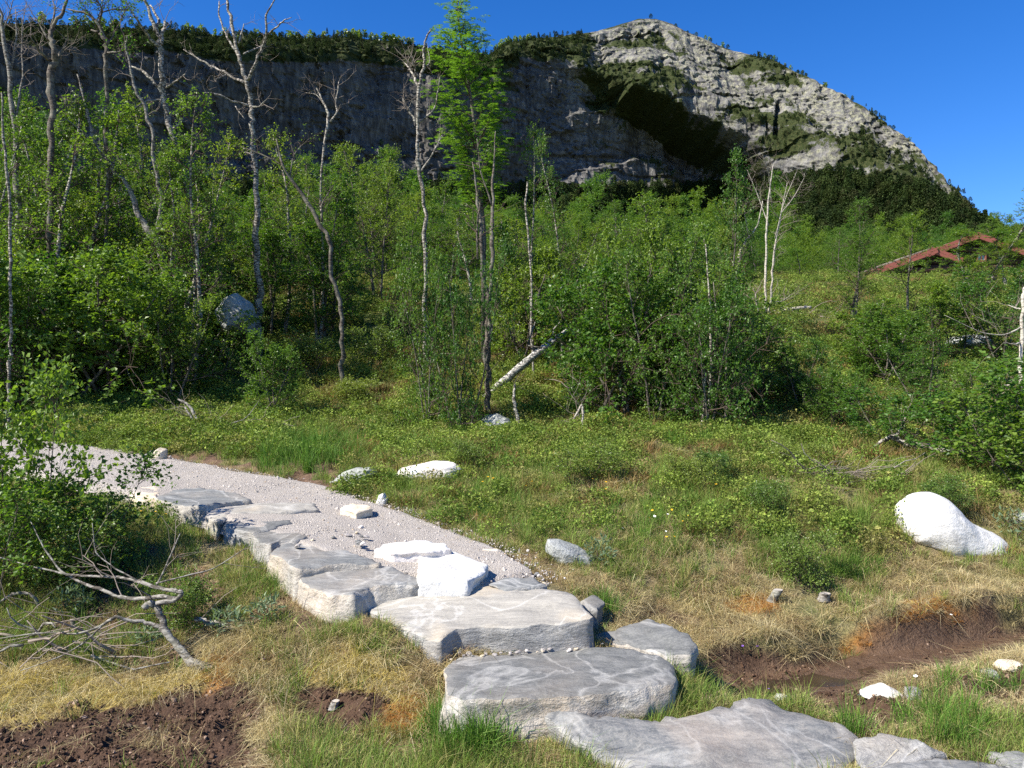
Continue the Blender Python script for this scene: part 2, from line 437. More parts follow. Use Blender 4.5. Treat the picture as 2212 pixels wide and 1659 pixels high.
rock = m.mix(shade_fac, rock, m.ramp(n2, [(.32, (.022, .019, .017)), (.5, (.058, .052, .046)), (.72, (.155, .143, .127))]))
lich = m.math('MULTIPLY', m.ramp(n4, [(.46, 0.0), (.62, 1.0)]), sp.outputs[1])
rock = m.mix(m.math('MULTIPLY', lich, .75), rock, (.33, .325, .215))
heath = m.ramp(n6, [(.3, (.020, .030, .010)), (.55, (.040, .050, .018)), (.75, (.085, .075, .030))])
veg = m.ramp(m.math('ADD', sp.outputs[0], m.math('MULTIPLY', m.math('SUBTRACT', n4, .5), 1.1)), [(.46, 0.0), (.56, 1.0)])
col = m.mix(veg, rock, heath)
h = m.math('ADD', m.math('ADD', n1, m.math('MULTIPLY', n2, .5)), m.math('MULTIPLY', n6, .25))
M['mountain'] = m.done(col, .95, m.bump(h, .8, 3.0), .1)

def plain(name, c, var=.15, scale=12, rough=.8, spec=.3, axis=(1, 1, 1)):
    m = NT(name); k = m.coord('Object', axis)
    n = m.noise(k, scale, 5, .65)
    col = m.ramp(n, [(.3, tuple(q * (1 - var) for q in c)), (.7, tuple(q * (1 + var) for q in c))])
    return m.done(col, rough, m.bump(n, .25, .01), spec)
M['red_wood'] = plain('red_brown_boards', (.27, .085, .062), .3, 6, .75, .3, (1, 1, 12))
M['dark_wood'] = plain('dark_log_wall', (.075, .04, .026), .35, 5, .8, .2, (1, 1, 10))
M['roof_grey'] = plain('turf_grey_roof', (.17, .13, .10), .3, 4)
M['cut_wood'] = plain('cut_wood', (.40, .36, .31), .3, 25, .85)
M['glass'] = NT('window_glass').done((.25, .33, .38), .08, None, .8)

# ------------------------------------------------------------------ zones measured on the photograph, laid on the ground
Z_PEAT = [[(-250, 1575), (60, 1555), (200, 1518), (330, 1490), (430, 1465), (540, 1475), (570, 1530), (540, 1570), (580, 1620), (640, 1720), (-250, 1800)],
          [(630, 1520), (700, 1490), (820, 1500), (850, 1560), (780, 1600), (640, 1600)],
          [(1700, 1510), (1780, 1495), (1900, 1500), (1990, 1520), (1960, 1570), (1860, 1580), (1740, 1555)],
          [(2040, 1490), (2120, 1455), (2300, 1440), (2300, 1500), (2130, 1515)],
          [(1500, 1430), (1560, 1395), (1760, 1440), (1700, 1500), (1520, 1480)]]
Z_RED = [[(110, 1300), (250, 1210), (380, 1180), (470, 1260), (470, 1330), (420, 1420), (230, 1420), (100, 1380)],
         [(520, 1320), (600, 1255), (720, 1290), (830, 1340), (800, 1380), (640, 1370), (530, 1370)],
         [(280, 975), (420, 975), (640, 1000), (760, 1010), (760, 1045), (640, 1050), (500, 1030), (380, 1005)],
         [(920, 1080), (1000, 1060), (1050, 1090), (960, 1110)], [(1050, 1215), (1130, 1200), (1200, 1240), (1120, 1260)],
         [(1270, 1340), (1400, 1310), (1480, 1320), (1500, 1350), (1360, 1355)]]
Z_MOSS = [[(-100, 1480), (60, 1455), (240, 1440), (420, 1430), (490, 1455), (420, 1480), (300, 1500), (150, 1540), (-100, 1600)],
          [(640, 1420), (800, 1400), (900, 1450), (880, 1540), (780, 1500), (660, 1480)]]
Z_ORANGE = [[(1820, 1370), (1900, 1320), (2010, 1290), (2130, 1310), (2170, 1350), (2080, 1390), (1960, 1410), (1860, 1420), (1790, 1400)],
            [(820, 1520), (900, 1500), (950, 1560), (930, 1600), (850, 1580)], [(1580, 1290), (1660, 1280), (1660, 1330), (1590, 1330)],
            [(420, 1430), (500, 1440), (500, 1475), (440, 1475)]]
def zones(x, y, z):
    px, py = proj(x, np.maximum(y, .5), z)
    jx = px + 70 * fbm(x * 3.5, y * 3.5, seed=31, o=6); jy = py + 45 * fbm(x * 3.5, y * 3.5, seed=32, o=6)
    any_ = lambda L: np.any([inpoly(jx, jy, p) for p in L], axis=0)
    d, side, _ = polyline_dist(x, y, STREAM)
    mud = sstep(.8, 1.2, x) - sstep(.24, .32, d + .09 * fbm(x * 5, y * 5, seed=8))
    dP, sP, _ = polyline_dist(x, y, PATH)
    return dict(mud=np.clip(mud, 0, 1), peat=any_(Z_PEAT) & (y < 6), red=any_(Z_RED) & (y < 9.5), moss=any_(Z_MOSS) & (y < 6), orange=any_(Z_ORANGE) & (y < 6.5), px=px, py=py, path=dP - path_half(x, y, sP), pside=sP)

# ------------------------------------------------------------------ ground sheet
def spaced(segs):
    out = [segs[0][0]]
    for a, b, s0, s1 in segs:
        p = a
        while p < b:
            t = (p - a) / (b - a); p += s0 + (s1 - s0) * t; out.append(min(p, b))
    return np.array(sorted(set(out)))
xp = spaced([(0, 3.6, .04, .04), (3.6, 9, .05, .16), (9, 40, .2, 2), (40, 900, 3, 80)])
xs = np.concatenate([-xp[:0:-1], xp])
ys = spaced([(-60, 2, 8, .3), (2, 2.8, .1, .05), (2.8, 6.5, .032, .04), (6.5, 14, .045, .14), (14, 50, .2, 1.2), (50, 260, 2, 10), (260, 1500, 20, 150)])
X, Y = np.meshgrid(xs, ys)
Zg = G(X, Y)
zn = zones(X, Y, Zg)
# peat is lumpy, moss swells
lump = np.abs(fbm(X * 9, Y * 9, seed=41, o=4)) * .10 + .03 * fbm(X * 3, Y * 3, seed=42)
Zg = Zg + np.where(zn['peat'], lump - .02, 0) + np.where(zn['moss'] | zn['orange'], .025 * np.abs(fbm(X * 7, Y * 7, seed=43, o=2)), 0) + np.where(zn['red'], .03 * fbm(X * 8, Y * 8, seed=44), 0)
ny, nx = X.shape
V = np.stack([X, Y, Zg], -1).reshape(-1, 3)
idx = np.arange(ny * nx).reshape(ny, nx)
Fq = np.stack([idx[:-1, :-1], idx[:-1, 1:], idx[1:, 1:], idx[1:, :-1]], -1).reshape(-1)
me = fastmesh('ground', V, Fq, 4, [M['ground']], True)
def setcol(me, name, r, g, b):
    a = me.attributes.new(name, 'FLOAT_COLOR', 'POINT')
    a.data.foreach_set('color', np.stack([r, g, b, np.ones_like(r)], -1).astype(np.float32).ravel())
fl = lambda a: np.asarray(a, float).ravel()
setcol(me, 'zone', fl(zn['peat']), fl(zn['moss']), fl(zn['orange']))
setcol(me, 'zone2', fl(sstep(5.5, 8.5, Y) * .75), fl(zn['mud']), fl(zn['red']))
go = bpy.data.objects.new('ground', me); COL.objects.link(go)
tag(go, 'peaty moor ground rising to the wooded slope', None, None, 'structure')

# stream: a thin film of water on the mud
M['water'] = NT('peat_water').done((.035, .022, .016), .12, None, .5)
a = Acc(); pts = []
for i in range(60):
    t = i / 59 * (len(STREAM) - 2) + .6; k = min(int(t), len(STREAM) - 2); u = t - k
    p = [STREAM[k][j] + u * (STREAM[k + 1][j] - STREAM[k][j]) for j in (0, 1)]
    q = STREAM[k + 1][0] - STREAM[k][0], STREAM[k + 1][1] - STREAM[k][1]; L = math.hypot(*q)
    wd = .085 + .05 * float(vn(i * .35, 1.0, seed=77))
    pts.append((p[0] - q[1] / L * -wd, p[1] + q[0] / L * -wd, -.036 + .022 * max(0, p[0] - 1))); pts.append((p[0] - q[1] / L * wd, p[1] + q[0] / L * wd, -.036 + .022 * max(0, p[0] - 1)))
a.add(pts, [(2 * i, 2 * i + 2, 2 * i + 3, 2 * i + 1) for i in range(59)])
tag(a.obj('water', M['water']), 'dark peaty trickle of water in the muddy ditch', None, None, 'structure')

# path: gravel sheet with dipped edges
def path_sheet():
    P = np.array(PATH); seg = np.concatenate([[0], np.cumsum(np.hypot(np.diff(P[:, 0]), np.diff(P[:, 1])))])
    s = np.arange(0, seg[-1], .05)
    cx, cy, cz = (np.interp(s, seg, P[:, k]) for k in range(3))
    k = np.ones(15) / 15
    cx, cy, cz = (np.convolve(np.pad(q, 7, mode='edge'), k, 'valid') for q in (cx, cy, cz))
    tx, ty = np.gradient(cx), np.gradient(cy); L = np.hypot(tx, ty); nxn, nyn = -ty / L, tx / L
    u = np.linspace(-1, 1, 41)
    hwR = PATHW + .10 + .15 * fbm(s * 2.3, 3.3, seed=51, o=5)      # uphill side
    hwL = PATHW + .03 + .05 * fbm(s * 1.9, 9.3, seed=52)
    hwR = hwR * (.30 + .34 * sstep(0, .9, s) + .36 * sstep(.9, 2.6, s)); hwL = hwL * (.28 + .72 * sstep(0, 1.0, s))
    off = np.where(u[None] > 0, u[None] * hwL[:, None], u[None] * hwR[:, None])
    px = cx[:, None] + nxn[:, None] * off; py = cy[:, None] + nyn[:, None] * off
    z = cz[:, None] - .09 * sstep(.84, 1.0, np.abs(u))[None] - .13 * (1 - sstep(0, .22, s))[:, None] + .022 * fbm(px * 1.6, py * 1.6, seed=53) + .010 * fbm(px * 8, py * 8, seed=54, o=3)
    V = np.stack([px, py, z], -1).reshape(-1, 3); n, mm = px.shape
    ii = np.arange(n * mm).reshape(n, mm)
    Fq = np.stack([ii[:-1, :-1], ii[1:, :-1], ii[1:, 1:], ii[:-1, 1:]], -1).reshape(-1)
    o = bpy.data.objects.new('path', fastmesh('path', V, Fq, 4, [M['gravel']], True)); COL.objects.link(o)
    tag(o, 'pale pinkish gravel path curving away to the left', None, None, 'structure')
path_sheet()
def path_z(x, y):
    d, s, z = polyline_dist(np.asarray(x, float), np.asarray(y, float), PATH); return float(z)

# ------------------------------------------------------------------ mountain
SKY_PX = [(-1600, 60), (-900, 30), (-400, 38), (0, 50), (120, 52), (200, 56), (330, 64), (400, 66), (500, 80), (640, 84), (740, 80), (850, 90), (905, 99), (955, 112), (1057, 118),
          (1072, 108), (1104, 91), (1154, 82), (1204, 79), (1250, 71), (1290, 68), (1320, 58), (1354, 48), (1377, 40), (1417, 42), (1454, 53), (1476, 65), (1524, 87), (1584, 110), (1640, 122), (1674, 130),
          (1707, 150), (1741, 167), (1807, 204), (1857, 238), (1907, 274), (1957, 309), (2007, 355), (2041, 398), (2074, 431), (2107, 470), (2141, 500), (2212, 540), (2400, 585), (2900, 620), (3600, 640)]
cols = np.arange(-1500, 3500, 4.0)
sky_y = np.interp(cols, [p[0] for p in SKY_PX], [p[1] for p in SKY_PX])
sky_y = sky_y + 2.2 * fbm(cols * .03, 1.7, seed=61) + 1.5 * fbm(cols * .12, 1.7, seed=63)
Yr = np.interp(cols, [-1500, -600, 0, 600, 1060, 1250, 1400, 1560, 1800, 2000, 2141, 2400, 3500], [190, 255, 320, 405, 490, 540, 565, 555, 505, 455, 420, 380, 360])
k9 = np.ones(61) / 61
Yr = np.convolve(np.pad(Yr, 30, mode='edge'), k9, 'valid')
xr = (cols - CX) / F * Yr; zr = CAMZ + (CY - sky_y) / F * Yr
wd = sstep(1080, 1330, cols)                                # 0 on the long cliff, 1 on the dome
NR = 215
tt = np.linspace(0, 1, NR)
dzmax = np.maximum(zr - 22, 20)
dz = tt[None, :] * dzmax[:, None]
def prof(dz, knots): return np.interp(dz, [k[0] for k in knots], [k[1] for k in knots])
runL = prof(dz, [(0, 0), (8, 14), (17, 26), (22, 28), (70, 33), (74, 38), (118, 44), (125, 55), (300, 300)])
runD = prof(dz, [(0, 0), (6, 10), (30, 30), (62, 60), (66, 68), (100, 74), (106, 86), (150, 98), (158, 112), (400, 420)])
run = runL * (1 - wd[:, None]) + runD * wd[:, None]
py0 = CY - F * (zr[:, None] - dz - CAMZ) / (Yr[:, None] - run); pc = np.interp(py0, [60, 110, 200, 300, 420], [1090, 1130, 1330, 1515, 1590]) + 26 * fbm(py0 * .035, 2.0, seed=66, o=3)
uu = (cols[:, None] - 1050) / np.maximum(pc - 1050, 20)
corner = np.where(uu < 1, np.clip(uu, 0, 1), 1 - sstep(0, 60, cols[:, None] - pc)) * np.clip((pc - 1050) / 470, 0, 1.2)
run = run - 76 * corner * sstep(0, 95, dz)
xm = np.repeat(xr[:, None], NR, 1); ym = Yr[:, None] - run; zm = zr[:, None] - dz
# relief: buttresses, ledges, blocks
fade = sstep(0, .05, tt)[None]
A = 9 * fbm(xm * .018, zm * .008, 3.1, seed=71, o=3)
B = 7.5 * fbm(xm * .07, zm * .024, 1.0, seed=72, o=6) + 2.2 * np.abs(vn(xm * .16, zm * .05, seed=73))
warp = 14 * fbm(xm * .02, zm * .03, 5.0, seed=75, o=3) - .16 * xm
led = ((zm + warp) % 15) / 15
Lg = 3.4 * (led ** 3) * sstep(-.1, .6, vn(xm * .035, zm * .05, seed=76))
led2 = ((zm * 1.0 + warp * 1.7 + 4) % 5.2) / 5.2
Lg2 = 1.1 * (led2 ** 2) * sstep(-.1, .6, vn(xm * .06, zm * .09, seed=86))
blk = 1.25 * 2.6 * np.round(2 * vn(xm * .11 + .6 * vn(xm * .3, zm * .3, seed=78), zm * .055, seed=77)) / 2 + 1.1 * np.round(2 * vn(xm * .34, zm * .17, seed=79)) / 2
ym = ym - fade * (A + B - Lg - Lg2 + blk)
xm = xm + fade * (1.6 * fbm(xm * .06, zm * .06, 8.0, seed=80))
zm = zm + fade * 1.2 * fbm(xm * .1, zm * .1, 2.0, seed=81)
# a dark chimney in the right-hand wall
cxp = CX + F * xm / ym; cyp = CY - F * (zm - CAMZ) / ym
ch = np.exp(-((cxp - 1683 + .08 * (cyp - 250)) / 6) ** 2) * sstep(212, 226, cyp) * (1 - sstep(285, 305, cyp))
ch2 = np.exp(-((cxp - 1660) / 3) ** 2) * sstep(255, 265, cyp) * (1 - sstep(290, 300, cyp))
ym = ym + 9 * ch + 5 * ch2
# back slope
NB = 16
tb = np.linspace(0, 1, NB + 1)[1:]
xb = np.repeat(xr[:, None], NB, 1); yb = Yr[:, None] + tb[::-1][None] * 420; zb = zr[:, None] - (tb[::-1][None] ** 1.3) * (zr[:, None] + 30)
XM = np.concatenate([xb, xm], 1); YM = np.concatenate([yb, ym], 1); ZM = np.concatenate([zb, zm], 1)
V = np.stack([XM, YM, ZM], -1); nc, nr = XM.shape
ii = np.arange(nc * nr).reshape(nc, nr)
Fq = np.stack([ii[:-1, :-1], ii[:-1, 1:], ii[1:, 1:], ii[1:, :-1]], -1).reshape(-1)
du = np.gradient(V, axis=0); dv = np.gradient(V, axis=1)
N = np.cross(dv, du); N /= (np.linalg.norm(N, axis=-1, keepdims=True) + 1e-9); N *= np.sign(N[..., 2:3] + 1e-9)
sl = N[..., 2]
k5 = np.ones(9) / 9
sls = np.apply_along_axis(lambda q: np.convolve(np.pad(q, 4, mode='edge'), k5, 'valid'), 1, sl)
px_m = CX + F * XM / np.maximum(YM, 1); py_m = CY - F * (ZM - CAMZ) / np.maximum(YM, 1)
TAL = np.array([np.interp(cols[i], [-1500, 300, 1000, 1250, 1450, 1600, 1720, 1900, 2060, 2140, 2300], [420, 410, 400, 405, 400, 385, 372, 418, 478, 505, 560]) for i in range(nc)])
talus = sstep(-8, 25, py_m - TAL[:, None])
bandL = (1 - sstep(40, 62, py_m - (np.interp(cols, [p[0] for p in SKY_PX], [p[1] for p in SKY_PX]))[:, None])) * (1 - wd[:, None])
diag = np.exp(-((py_m - (70 + .33 * (px_m - 1080))) / 38) ** 2) * sstep(1040, 1120, px_m) * (1 - sstep(1600, 1800, px_m))
diag2 = np.exp(-((py_m - (215 + .42 * (px_m - 1250))) / 40) ** 2) * sstep(1180, 1300, px_m) * (1 - sstep(1620, 1720, px_m))
diag3 = np.exp(-((py_m - (330 + .12 * (px_m - 1300))) / 45) ** 2) * sstep(1180, 1300, px_m) * (1 - sstep(1560, 1660, px_m)) * .8
patch = fbm(XM * .03, ZM * .07, 7.0, seed=85, o=6)
veg = np.clip(sstep(.40, .80, sls) * .50 + talus + bandL * .9 + diag * .30 + diag2 * .30 + diag3 * .4 + patch * 1.2 + .31 * wd[:, None] - .62 * np.concatenate([np.zeros((nc, NB)), (corner > .15) * (uu < 1) * 1.0], 1), 0, 1.2)
rock_shade = (1 - wd)[:, None] * np.ones_like(py_m) * .8  # shade of the long cliff painted into the rock colour
rock_shade = np.maximum(rock_shade, sstep(20, 60, py_m - (150 + .35 * (px_m - 1050))) * (1 - sstep(1480, 1560, px_m)) * .3)  # and painted shade below the slanting shadow edge
lich = sstep(1150, 1330, px_m) * (1 - sstep(150, 330, py_m - .5 * np.maximum(px_m - 1500, 0)))
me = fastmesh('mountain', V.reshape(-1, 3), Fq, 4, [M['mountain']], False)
setcol(me, 'zone', fl(np.clip(veg, 0, 1)), fl(lich * .9 + .05), fl(np.clip(rock_shade, 0, 1)))
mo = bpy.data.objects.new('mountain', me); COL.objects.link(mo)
tag(mo, 'bare rocky mountain with a long shaded cliff and a sunlit dome', None, None, 'structure')

# ------------------------------------------------------------------ scattering stuff with geometry nodes
def scatter(name, label, pts, rot, scl, ix, tint, protos, kind='stuff'):
    """one object: points carrying rotation, scale, tint; each draws one of the little meshes"""
    me = bpy.data.meshes.new(name); n = len(pts)
    me.vertices.add(n); me.vertices.foreach_set('co', np.asarray(pts, np.float32).ravel())
    for nm, ty, key, arr in (('rot', 'FLOAT_VECTOR', 'vector', rot), ('scl', 'FLOAT_VECTOR', 'vector', scl), ('tint', 'FLOAT_COLOR', 'color', tint)):
        at = me.attributes.new(nm, ty, 'POINT'); at.data.foreach_set(key, np.asarray(arr, np.float32).ravel())
    at = me.attributes.new('ix', 'INT', 'POINT'); at.data.foreach_set('value', np.asarray(ix, np.int32))
    me.update()
    o = bpy.data.objects.new(name, me); COL.objects.link(o)
    col = bpy.data.collections.new(name + '_pieces')
    for i, pm in enumerate(protos):
        q = bpy.data.objects.new('%s_piece_%02d' % (name, i), pm); col.objects.link(q)
    ng = bpy.data.node_groups.new(name + '_nodes', 'GeometryNodeTree')
    ng.interface.new_socket('Geometry', in_out='INPUT', socket_type='NodeSocketGeometry')
    ng.interface.new_socket('Geometry', in_out='OUTPUT', socket_type='NodeSocketGeometry')
    nn = ng.nodes; L = ng.links.new
    gi = nn.new('NodeGroupInput'); go_ = nn.new('NodeGroupOutput')
    ci = nn.new('GeometryNodeCollectionInfo'); ci.inputs['Collection'].default_value = col
    ci.inputs['Separate Children'].default_value = True; ci.inputs['Reset Children'].default_value = True
    ip = nn.new('GeometryNodeInstanceOnPoints'); ip.inputs['Pick Instance'].default_value = True
    def attr(nm, ty):
        a = nn.new('GeometryNodeInputNamedAttribute'); a.data_type = ty; a.inputs['Name'].default_value = nm
        return [s for s in a.outputs if s.enabled and s.name == 'Attribute'][0]
    e2r = nn.new('FunctionNodeEulerToRotation')
    L(attr('rot', 'FLOAT_VECTOR'), e2r.inputs[0])
    L(gi.outputs[0], ip.inputs['Points']); L(ci.outputs[0], ip.inputs['Instance'])
    L(attr('ix', 'INT'), ip.inputs['Instance Index']); L(e2r.outputs[0], ip.inputs['Rotation']); L(attr('scl', 'FLOAT_VECTOR'), ip.inputs['Scale'])
    L(ip.outputs[0], go_.inputs[0])
    md = o.modifiers.new('scatter', 'NODES'); md.node_group = ng
    return tag(o, label, None, None, kind)

def leaves_arrays(pos, L, Wd, nrm, axis, fold=.25):
    """folded diamond leaves: 4 verts, 2 triangles each"""
    n = len(pos)
    side = np.cross(nrm, axis); side /= (np.linalg.norm(side, axis=1, keepdims=True) + 1e-9)
    up = np.cross(axis, side)
    L = np.asarray(L)[:, None]; Wd = np.asarray(Wd)[:, None]
    b = pos; t = pos + axis * L; mid = pos + axis * L * .42
    l = mid + side * Wd * .5 + up * Wd * fold; r = mid - side * Wd * .5 + up * Wd * fold
    V = np.stack([b, r, t, l], 1).reshape(-1, 3)
    k = np.arange(n)[:, None] * 4
    T = np.concatenate([k + 0, k + 1, k + 2, k + 0, k + 2, k + 3], 1).reshape(-1)
    return V, T

def unit(v): return v / (np.linalg.norm(v, axis=-1, keepdims=True) + 1e-9)
def leaf_mesh(name, pos, L, Wd, mat, up=.7, outward=None, droop=0.0, fold=.22):
    n = len(pos)
    nrm = unit(rng.normal(size=(n, 3)) * (1 - up) + np.array([0, 0, 1.0]) * up)
    ax = unit(rng.normal(size=(n, 3)) + (outward * .6 if outward is not None else 0) + np.array([0, 0, -droop]))
    ax = unit(ax - nrm * np.sum(ax * nrm, 1, keepdims=True) * .75)
    V, T = leaves_arrays(np.asarray(pos), L, Wd, nrm, ax, fold)
    return fastmesh(name, V, T, 3, [mat], False)

def blades_mesh(name, n, h0, h1, rad, wdt, lean, mat, curve=.5):
    ang = rng.uniform(0, 2 * np.pi, n); r = rad * np.sqrt(rng.uniform(0, 1, n))
    base = np.stack([r * np.cos(ang), r * np.sin(ang), np.full(n, -.01)], -1)
    da = ang + rng.normal(0, .9, n); le = np.abs(rng.normal(0, lean, n)) + .05
    h = rng.uniform(h0, h1, n)
    d = np.stack([np.cos(da), np.sin(da), np.zeros(n)], -1); s = np.stack([-np.sin(da + rng.normal(0, .8, n)), np.cos(da), np.zeros(n)], -1)
    s = unit(s)
    up = np.array([0, 0, 1.0])
    p1 = base + up * (h * .5)[:, None] + d * (h * le * .35)[:, None]
    p2 = base + up * (h * (.95 - curve * le * .35))[:, None] + d * (h * le * 1.1)[:, None]
    w0 = (wdt * rng.uniform(.6, 1.3, n))[:, None]
    V = np.stack([base - s * w0 * .5, base + s * w0 * .5, p1 + s * w0 * .42, p1 - s * w0 * .42, p2], 1).reshape(-1, 3)
    k = np.arange(n)[:, None] * 5
    T = np.concatenate([k, k + 1, k + 2, k, k + 2, k + 3, k + 3, k + 2, k + 4], 1).reshape(-1)
    return fastmesh(name, V, T, 3, [mat], False)

# ------------------------------------------------------------------ stone slabs and rocks
FOOT = []                                                    # footprints kept free of grass
def resample(P, n):
    P = np.asarray(P, float); Q = np.vstack([P, P[:1]])
    seg = np.concatenate([[0], np.cumsum(np.linalg.norm(np.diff(Q[:, :2], axis=0), axis=1))])
    s = np.linspace(0, seg[-1], n, endpoint=False)
    return np.stack([np.interp(s, seg, Q[:, k]) for k in range(Q.shape[1])], -1)

def slab(label, pts, thick, top, sidem, jag=.02, undercut=.0, dome=.0, n=130, seed=0, rough=.008, name='stone_slab', cat='stone slab', group=None, flare=0.0):
    """pts: (px, py, z) corners of the top face as seen; thickness goes down from there"""
    P = np.array([tuple(Wz(a, b, c)) for a, b, c in pts])
    ar = .5 * np.sum(P[:, 0] * np.roll(P[:, 1], -1) - np.roll(P[:, 0], -1) * P[:, 1])
    if ar < 0: P = P[::-1]
    P = resample(P, n); c = P.mean(0)
    FOOT.append(P[:, :2].copy())
    t2 = np.roll(P, -1, 0) - np.roll(P, 1, 0); out = np.stack([t2[:, 1], -t2[:, 0], np.zeros(n)], -1); out = unit(out)
    s = seed * 7.3
    jn = jag * (fbm(P[:, 0] * 22 + s, P[:, 1] * 22, seed=seed + 15, o=3) * .9 + fbm(P[:, 0] * 5 + s, P[:, 1] * 5, seed=seed + 1) * 1.6 + .9 * np.round(2 * vn(P[:, 0] * 9 + s, P[:, 1] * 9, seed=seed + 2)) / 2)
    jl = jag * fbm(P[:, 0] * 4 + s, P[:, 1] * 4, seed=seed + 1) * 1.4
    P = P + out * jn[:, None]
    a = Acc()
    lo, hi = P[:, :2].min(0), P[:, :2].max(0); stp = max(.028, (hi - lo).max() / 34)
    gx, gy = np.meshgrid(np.arange(lo[0], hi[0], stp), np.arange(lo[1], hi[1], stp * .8)); gp = np.stack([gx.ravel(), gy.ravel()], -1) + rng.normal(0, stp * .22, (gx.size, 2))
    inner = c[:2] + (P[:, :2] - c[:2]) * .972
    gp = gp[inpoly(gp[:, 0], gp[:, 1], c[:2] + (P[:, :2] - c[:2]) * .95)]
    allp = np.concatenate([P[:, :2], inner, gp])
    cv, ce, of, ov, oe, cf = delaunay_2d_cdt([Vector(q) for q in allp], [(i, (i + 1) % n) for i in range(n)], [], 1, 1e-5)
    cv = np.array([tuple(q) for q in cv])
    A_ = np.stack([P[:, 0] - c[0], P[:, 1] - c[1], np.ones(n)], -1); co = np.linalg.lstsq(A_, P[:, 2], rcond=None)[0]
    def plane(x_, y_): return co[0] * (x_ - c[0]) + co[1] * (y_ - c[1]) + co[2]
    P[:, 2] = .35 * P[:, 2] + .65 * plane(P[:, 0], P[:, 1])
    dd = np.min(np.hypot(cv[:, None, 0] - P[None, :, 0], cv[:, None, 1] - P[None, :, 1]), 1); rim = np.exp(-dd / .006)
    ji = np.argmin(np.hypot(cv[:, None, 0] - P[None, :, 0], cv[:, None, 1] - P[None, :, 1]), 1)
    zt = plane(cv[:, 0], cv[:, 1]) * (1 - np.exp(-dd / .12)) + P[ji, 2] * np.exp(-dd / .12)
    zt = zt + rough * 2.0 * fbm(cv[:, 0] * 3 + s, cv[:, 1] * 3, seed=seed + 3) + rough * 1.0 * fbm(cv[:, 0] * 14 + s, cv[:, 1] * 14, seed=seed + 4) + rough * .8 * np.round(2.5 * fbm(cv[:, 0] * 1.6 + s, cv[:, 1] * 4.5 + .8 * cv[:, 0], seed=seed + 6)) + dome * (1 - np.exp(-dd / .2)) - .009 * rim * (1 + .8 * vn(cv[:, 0] * 18, cv[:, 1] * 18, seed=9))
    top_v = np.stack([cv[:, 0], cv[:, 1], zt], -1)
    bi = [int(np.argmin(np.hypot(cv[:, 0] - q[0], cv[:, 1] - q[1]))) for q in P]
    rim_ring = top_v[bi]
    rings = [rim_ring]
    for fr in (.05, .12, .2, .29, .38, .48, .58, .7, .84, 1.0):
        w_ = float(sstep(0, .35, fr)); zz = fr * thick
        q = rim_ring * (1 - w_) + (rim_ring - out * jn[:, None] + out * jl[:, None]) * w_
        nz = (.25 + .75 * w_) * (.020 * fbm(P[:, 0] * 5 + s, P[:, 1] * 5, zz * 9 + s, seed=seed + 5, o=5) + .016 * np.round(1.6 * fbm(P[:, 0] * 3.1 + s, P[:, 1] * 3.1, zz * 7, seed=seed + 8, o=2)) / 1.6) + .004
        q = q + out * (nz + flare * fr - undercut * fr)[:, None]; q[:, 2] = rim_ring[:, 2] - zz
        rings.append(q)
    a.add(top_v, of); mi = [0] * len(of)
    V = np.concatenate(rings); f = []
    for i in range(len(rings) - 1):
        for j in range(n):
            k = (j + 1) % n
            f.append((i * n + j, (i + 1) * n + j, (i + 1) * n + k, i * n + k)); mi.append(1)
    a.add(V, f); a.m = mi
    o = a.obj(name, [top, sidem], smooth=False, origin=(c[0], c[1], c[2] - thick))
    o.data.polygons.foreach_set('use_smooth', np.ones(len(mi), bool))
    return tag(o, label, cat, group)

def rock(label, outline, Yc, depth, mat, seed=0, rough=.05, n=48, name='rock', cat='rock', group=None, lat=13, sq=.55, smooth=False, relax=0):
    """outline (px, py) of the visible silhouette at distance Yc, inflated to the given half depth"""
    P = np.array([tuple(W(a, b, Yc)) for a, b in outline]); P = resample(P[:, [0, 2]], n)
    c = np.array([P[:, 0].mean(), P[:, 1].mean()]); size = np.abs(P - c).max()
    if .5 * np.sum(P[:, 0] * np.roll(P[:, 1], -1) - np.roll(P[:, 0], -1) * P[:, 1]) > 0: P = P[::-1]
    V = []; 
    for i in range(lat):
        ph = -np.pi / 2 + np.pi * (i + .5) / lat
        sc = np.cos(ph) ** sq; q = c + (P - c) * sc
        V.append(np.stack([q[:, 0], np.full(n, Yc + depth * np.sin(ph)), q[:, 1]], -1))
    V = np.concatenate(V); C = np.array([c[0], Yc, c[1]])
    d = V - C; k = 1 / size
    disp = rough * (fbm(V[:, 0] * k * 1.6 + seed, V[:, 1] * k * 1.6, V[:, 2] * k * 1.6, seed=seed + 90) * 1.5 + .5 * np.round(2 * vn(V[:, 0] * k * 2.4 + seed, V[:, 1] * k * 2.4, V[:, 2] * k * 2.4, seed=seed + 91)) / 2 + .35 * fbm(V[:, 0] * k * 7, V[:, 1] * k * 7, V[:, 2] * k * 7, seed=seed + 92))
    V = C + d * (1 + disp[:, None])
    V = V.reshape(lat, n, 3)
    for _ in range(relax):
        L_ = (np.roll(V, 1, 1) + np.roll(V, -1, 1)); V[1:-1] = .4 * V[1:-1] + .15 * L_[1:-1] + .15 * (V[:-2] + V[2:])
    V = V.reshape(-1, 3)
    FOOT.append(np.stack([C[0] + .9 * size * np.cos(np.linspace(0, 6.28, 12)), Yc + .9 * depth * np.sin(np.linspace(0, 6.28, 12))], -1))
    f = []
    for i in range(lat - 1):
        for j in range(n):
            kk = (j + 1) % n
            f.append((i * n + j, i * n + kk, (i + 1) * n + kk, (i + 1) * n + j))
    f.append(tuple(range(n - 1, -1, -1))); f.append(tuple((lat - 1) * n + j for j in range(n)))
    a = Acc(); a.add(V, f)
    o = a.obj(name, mat, smooth=smooth, origin=(C[0], C[1], V[:, 2].min()))
    return tag(o, label, cat, group)

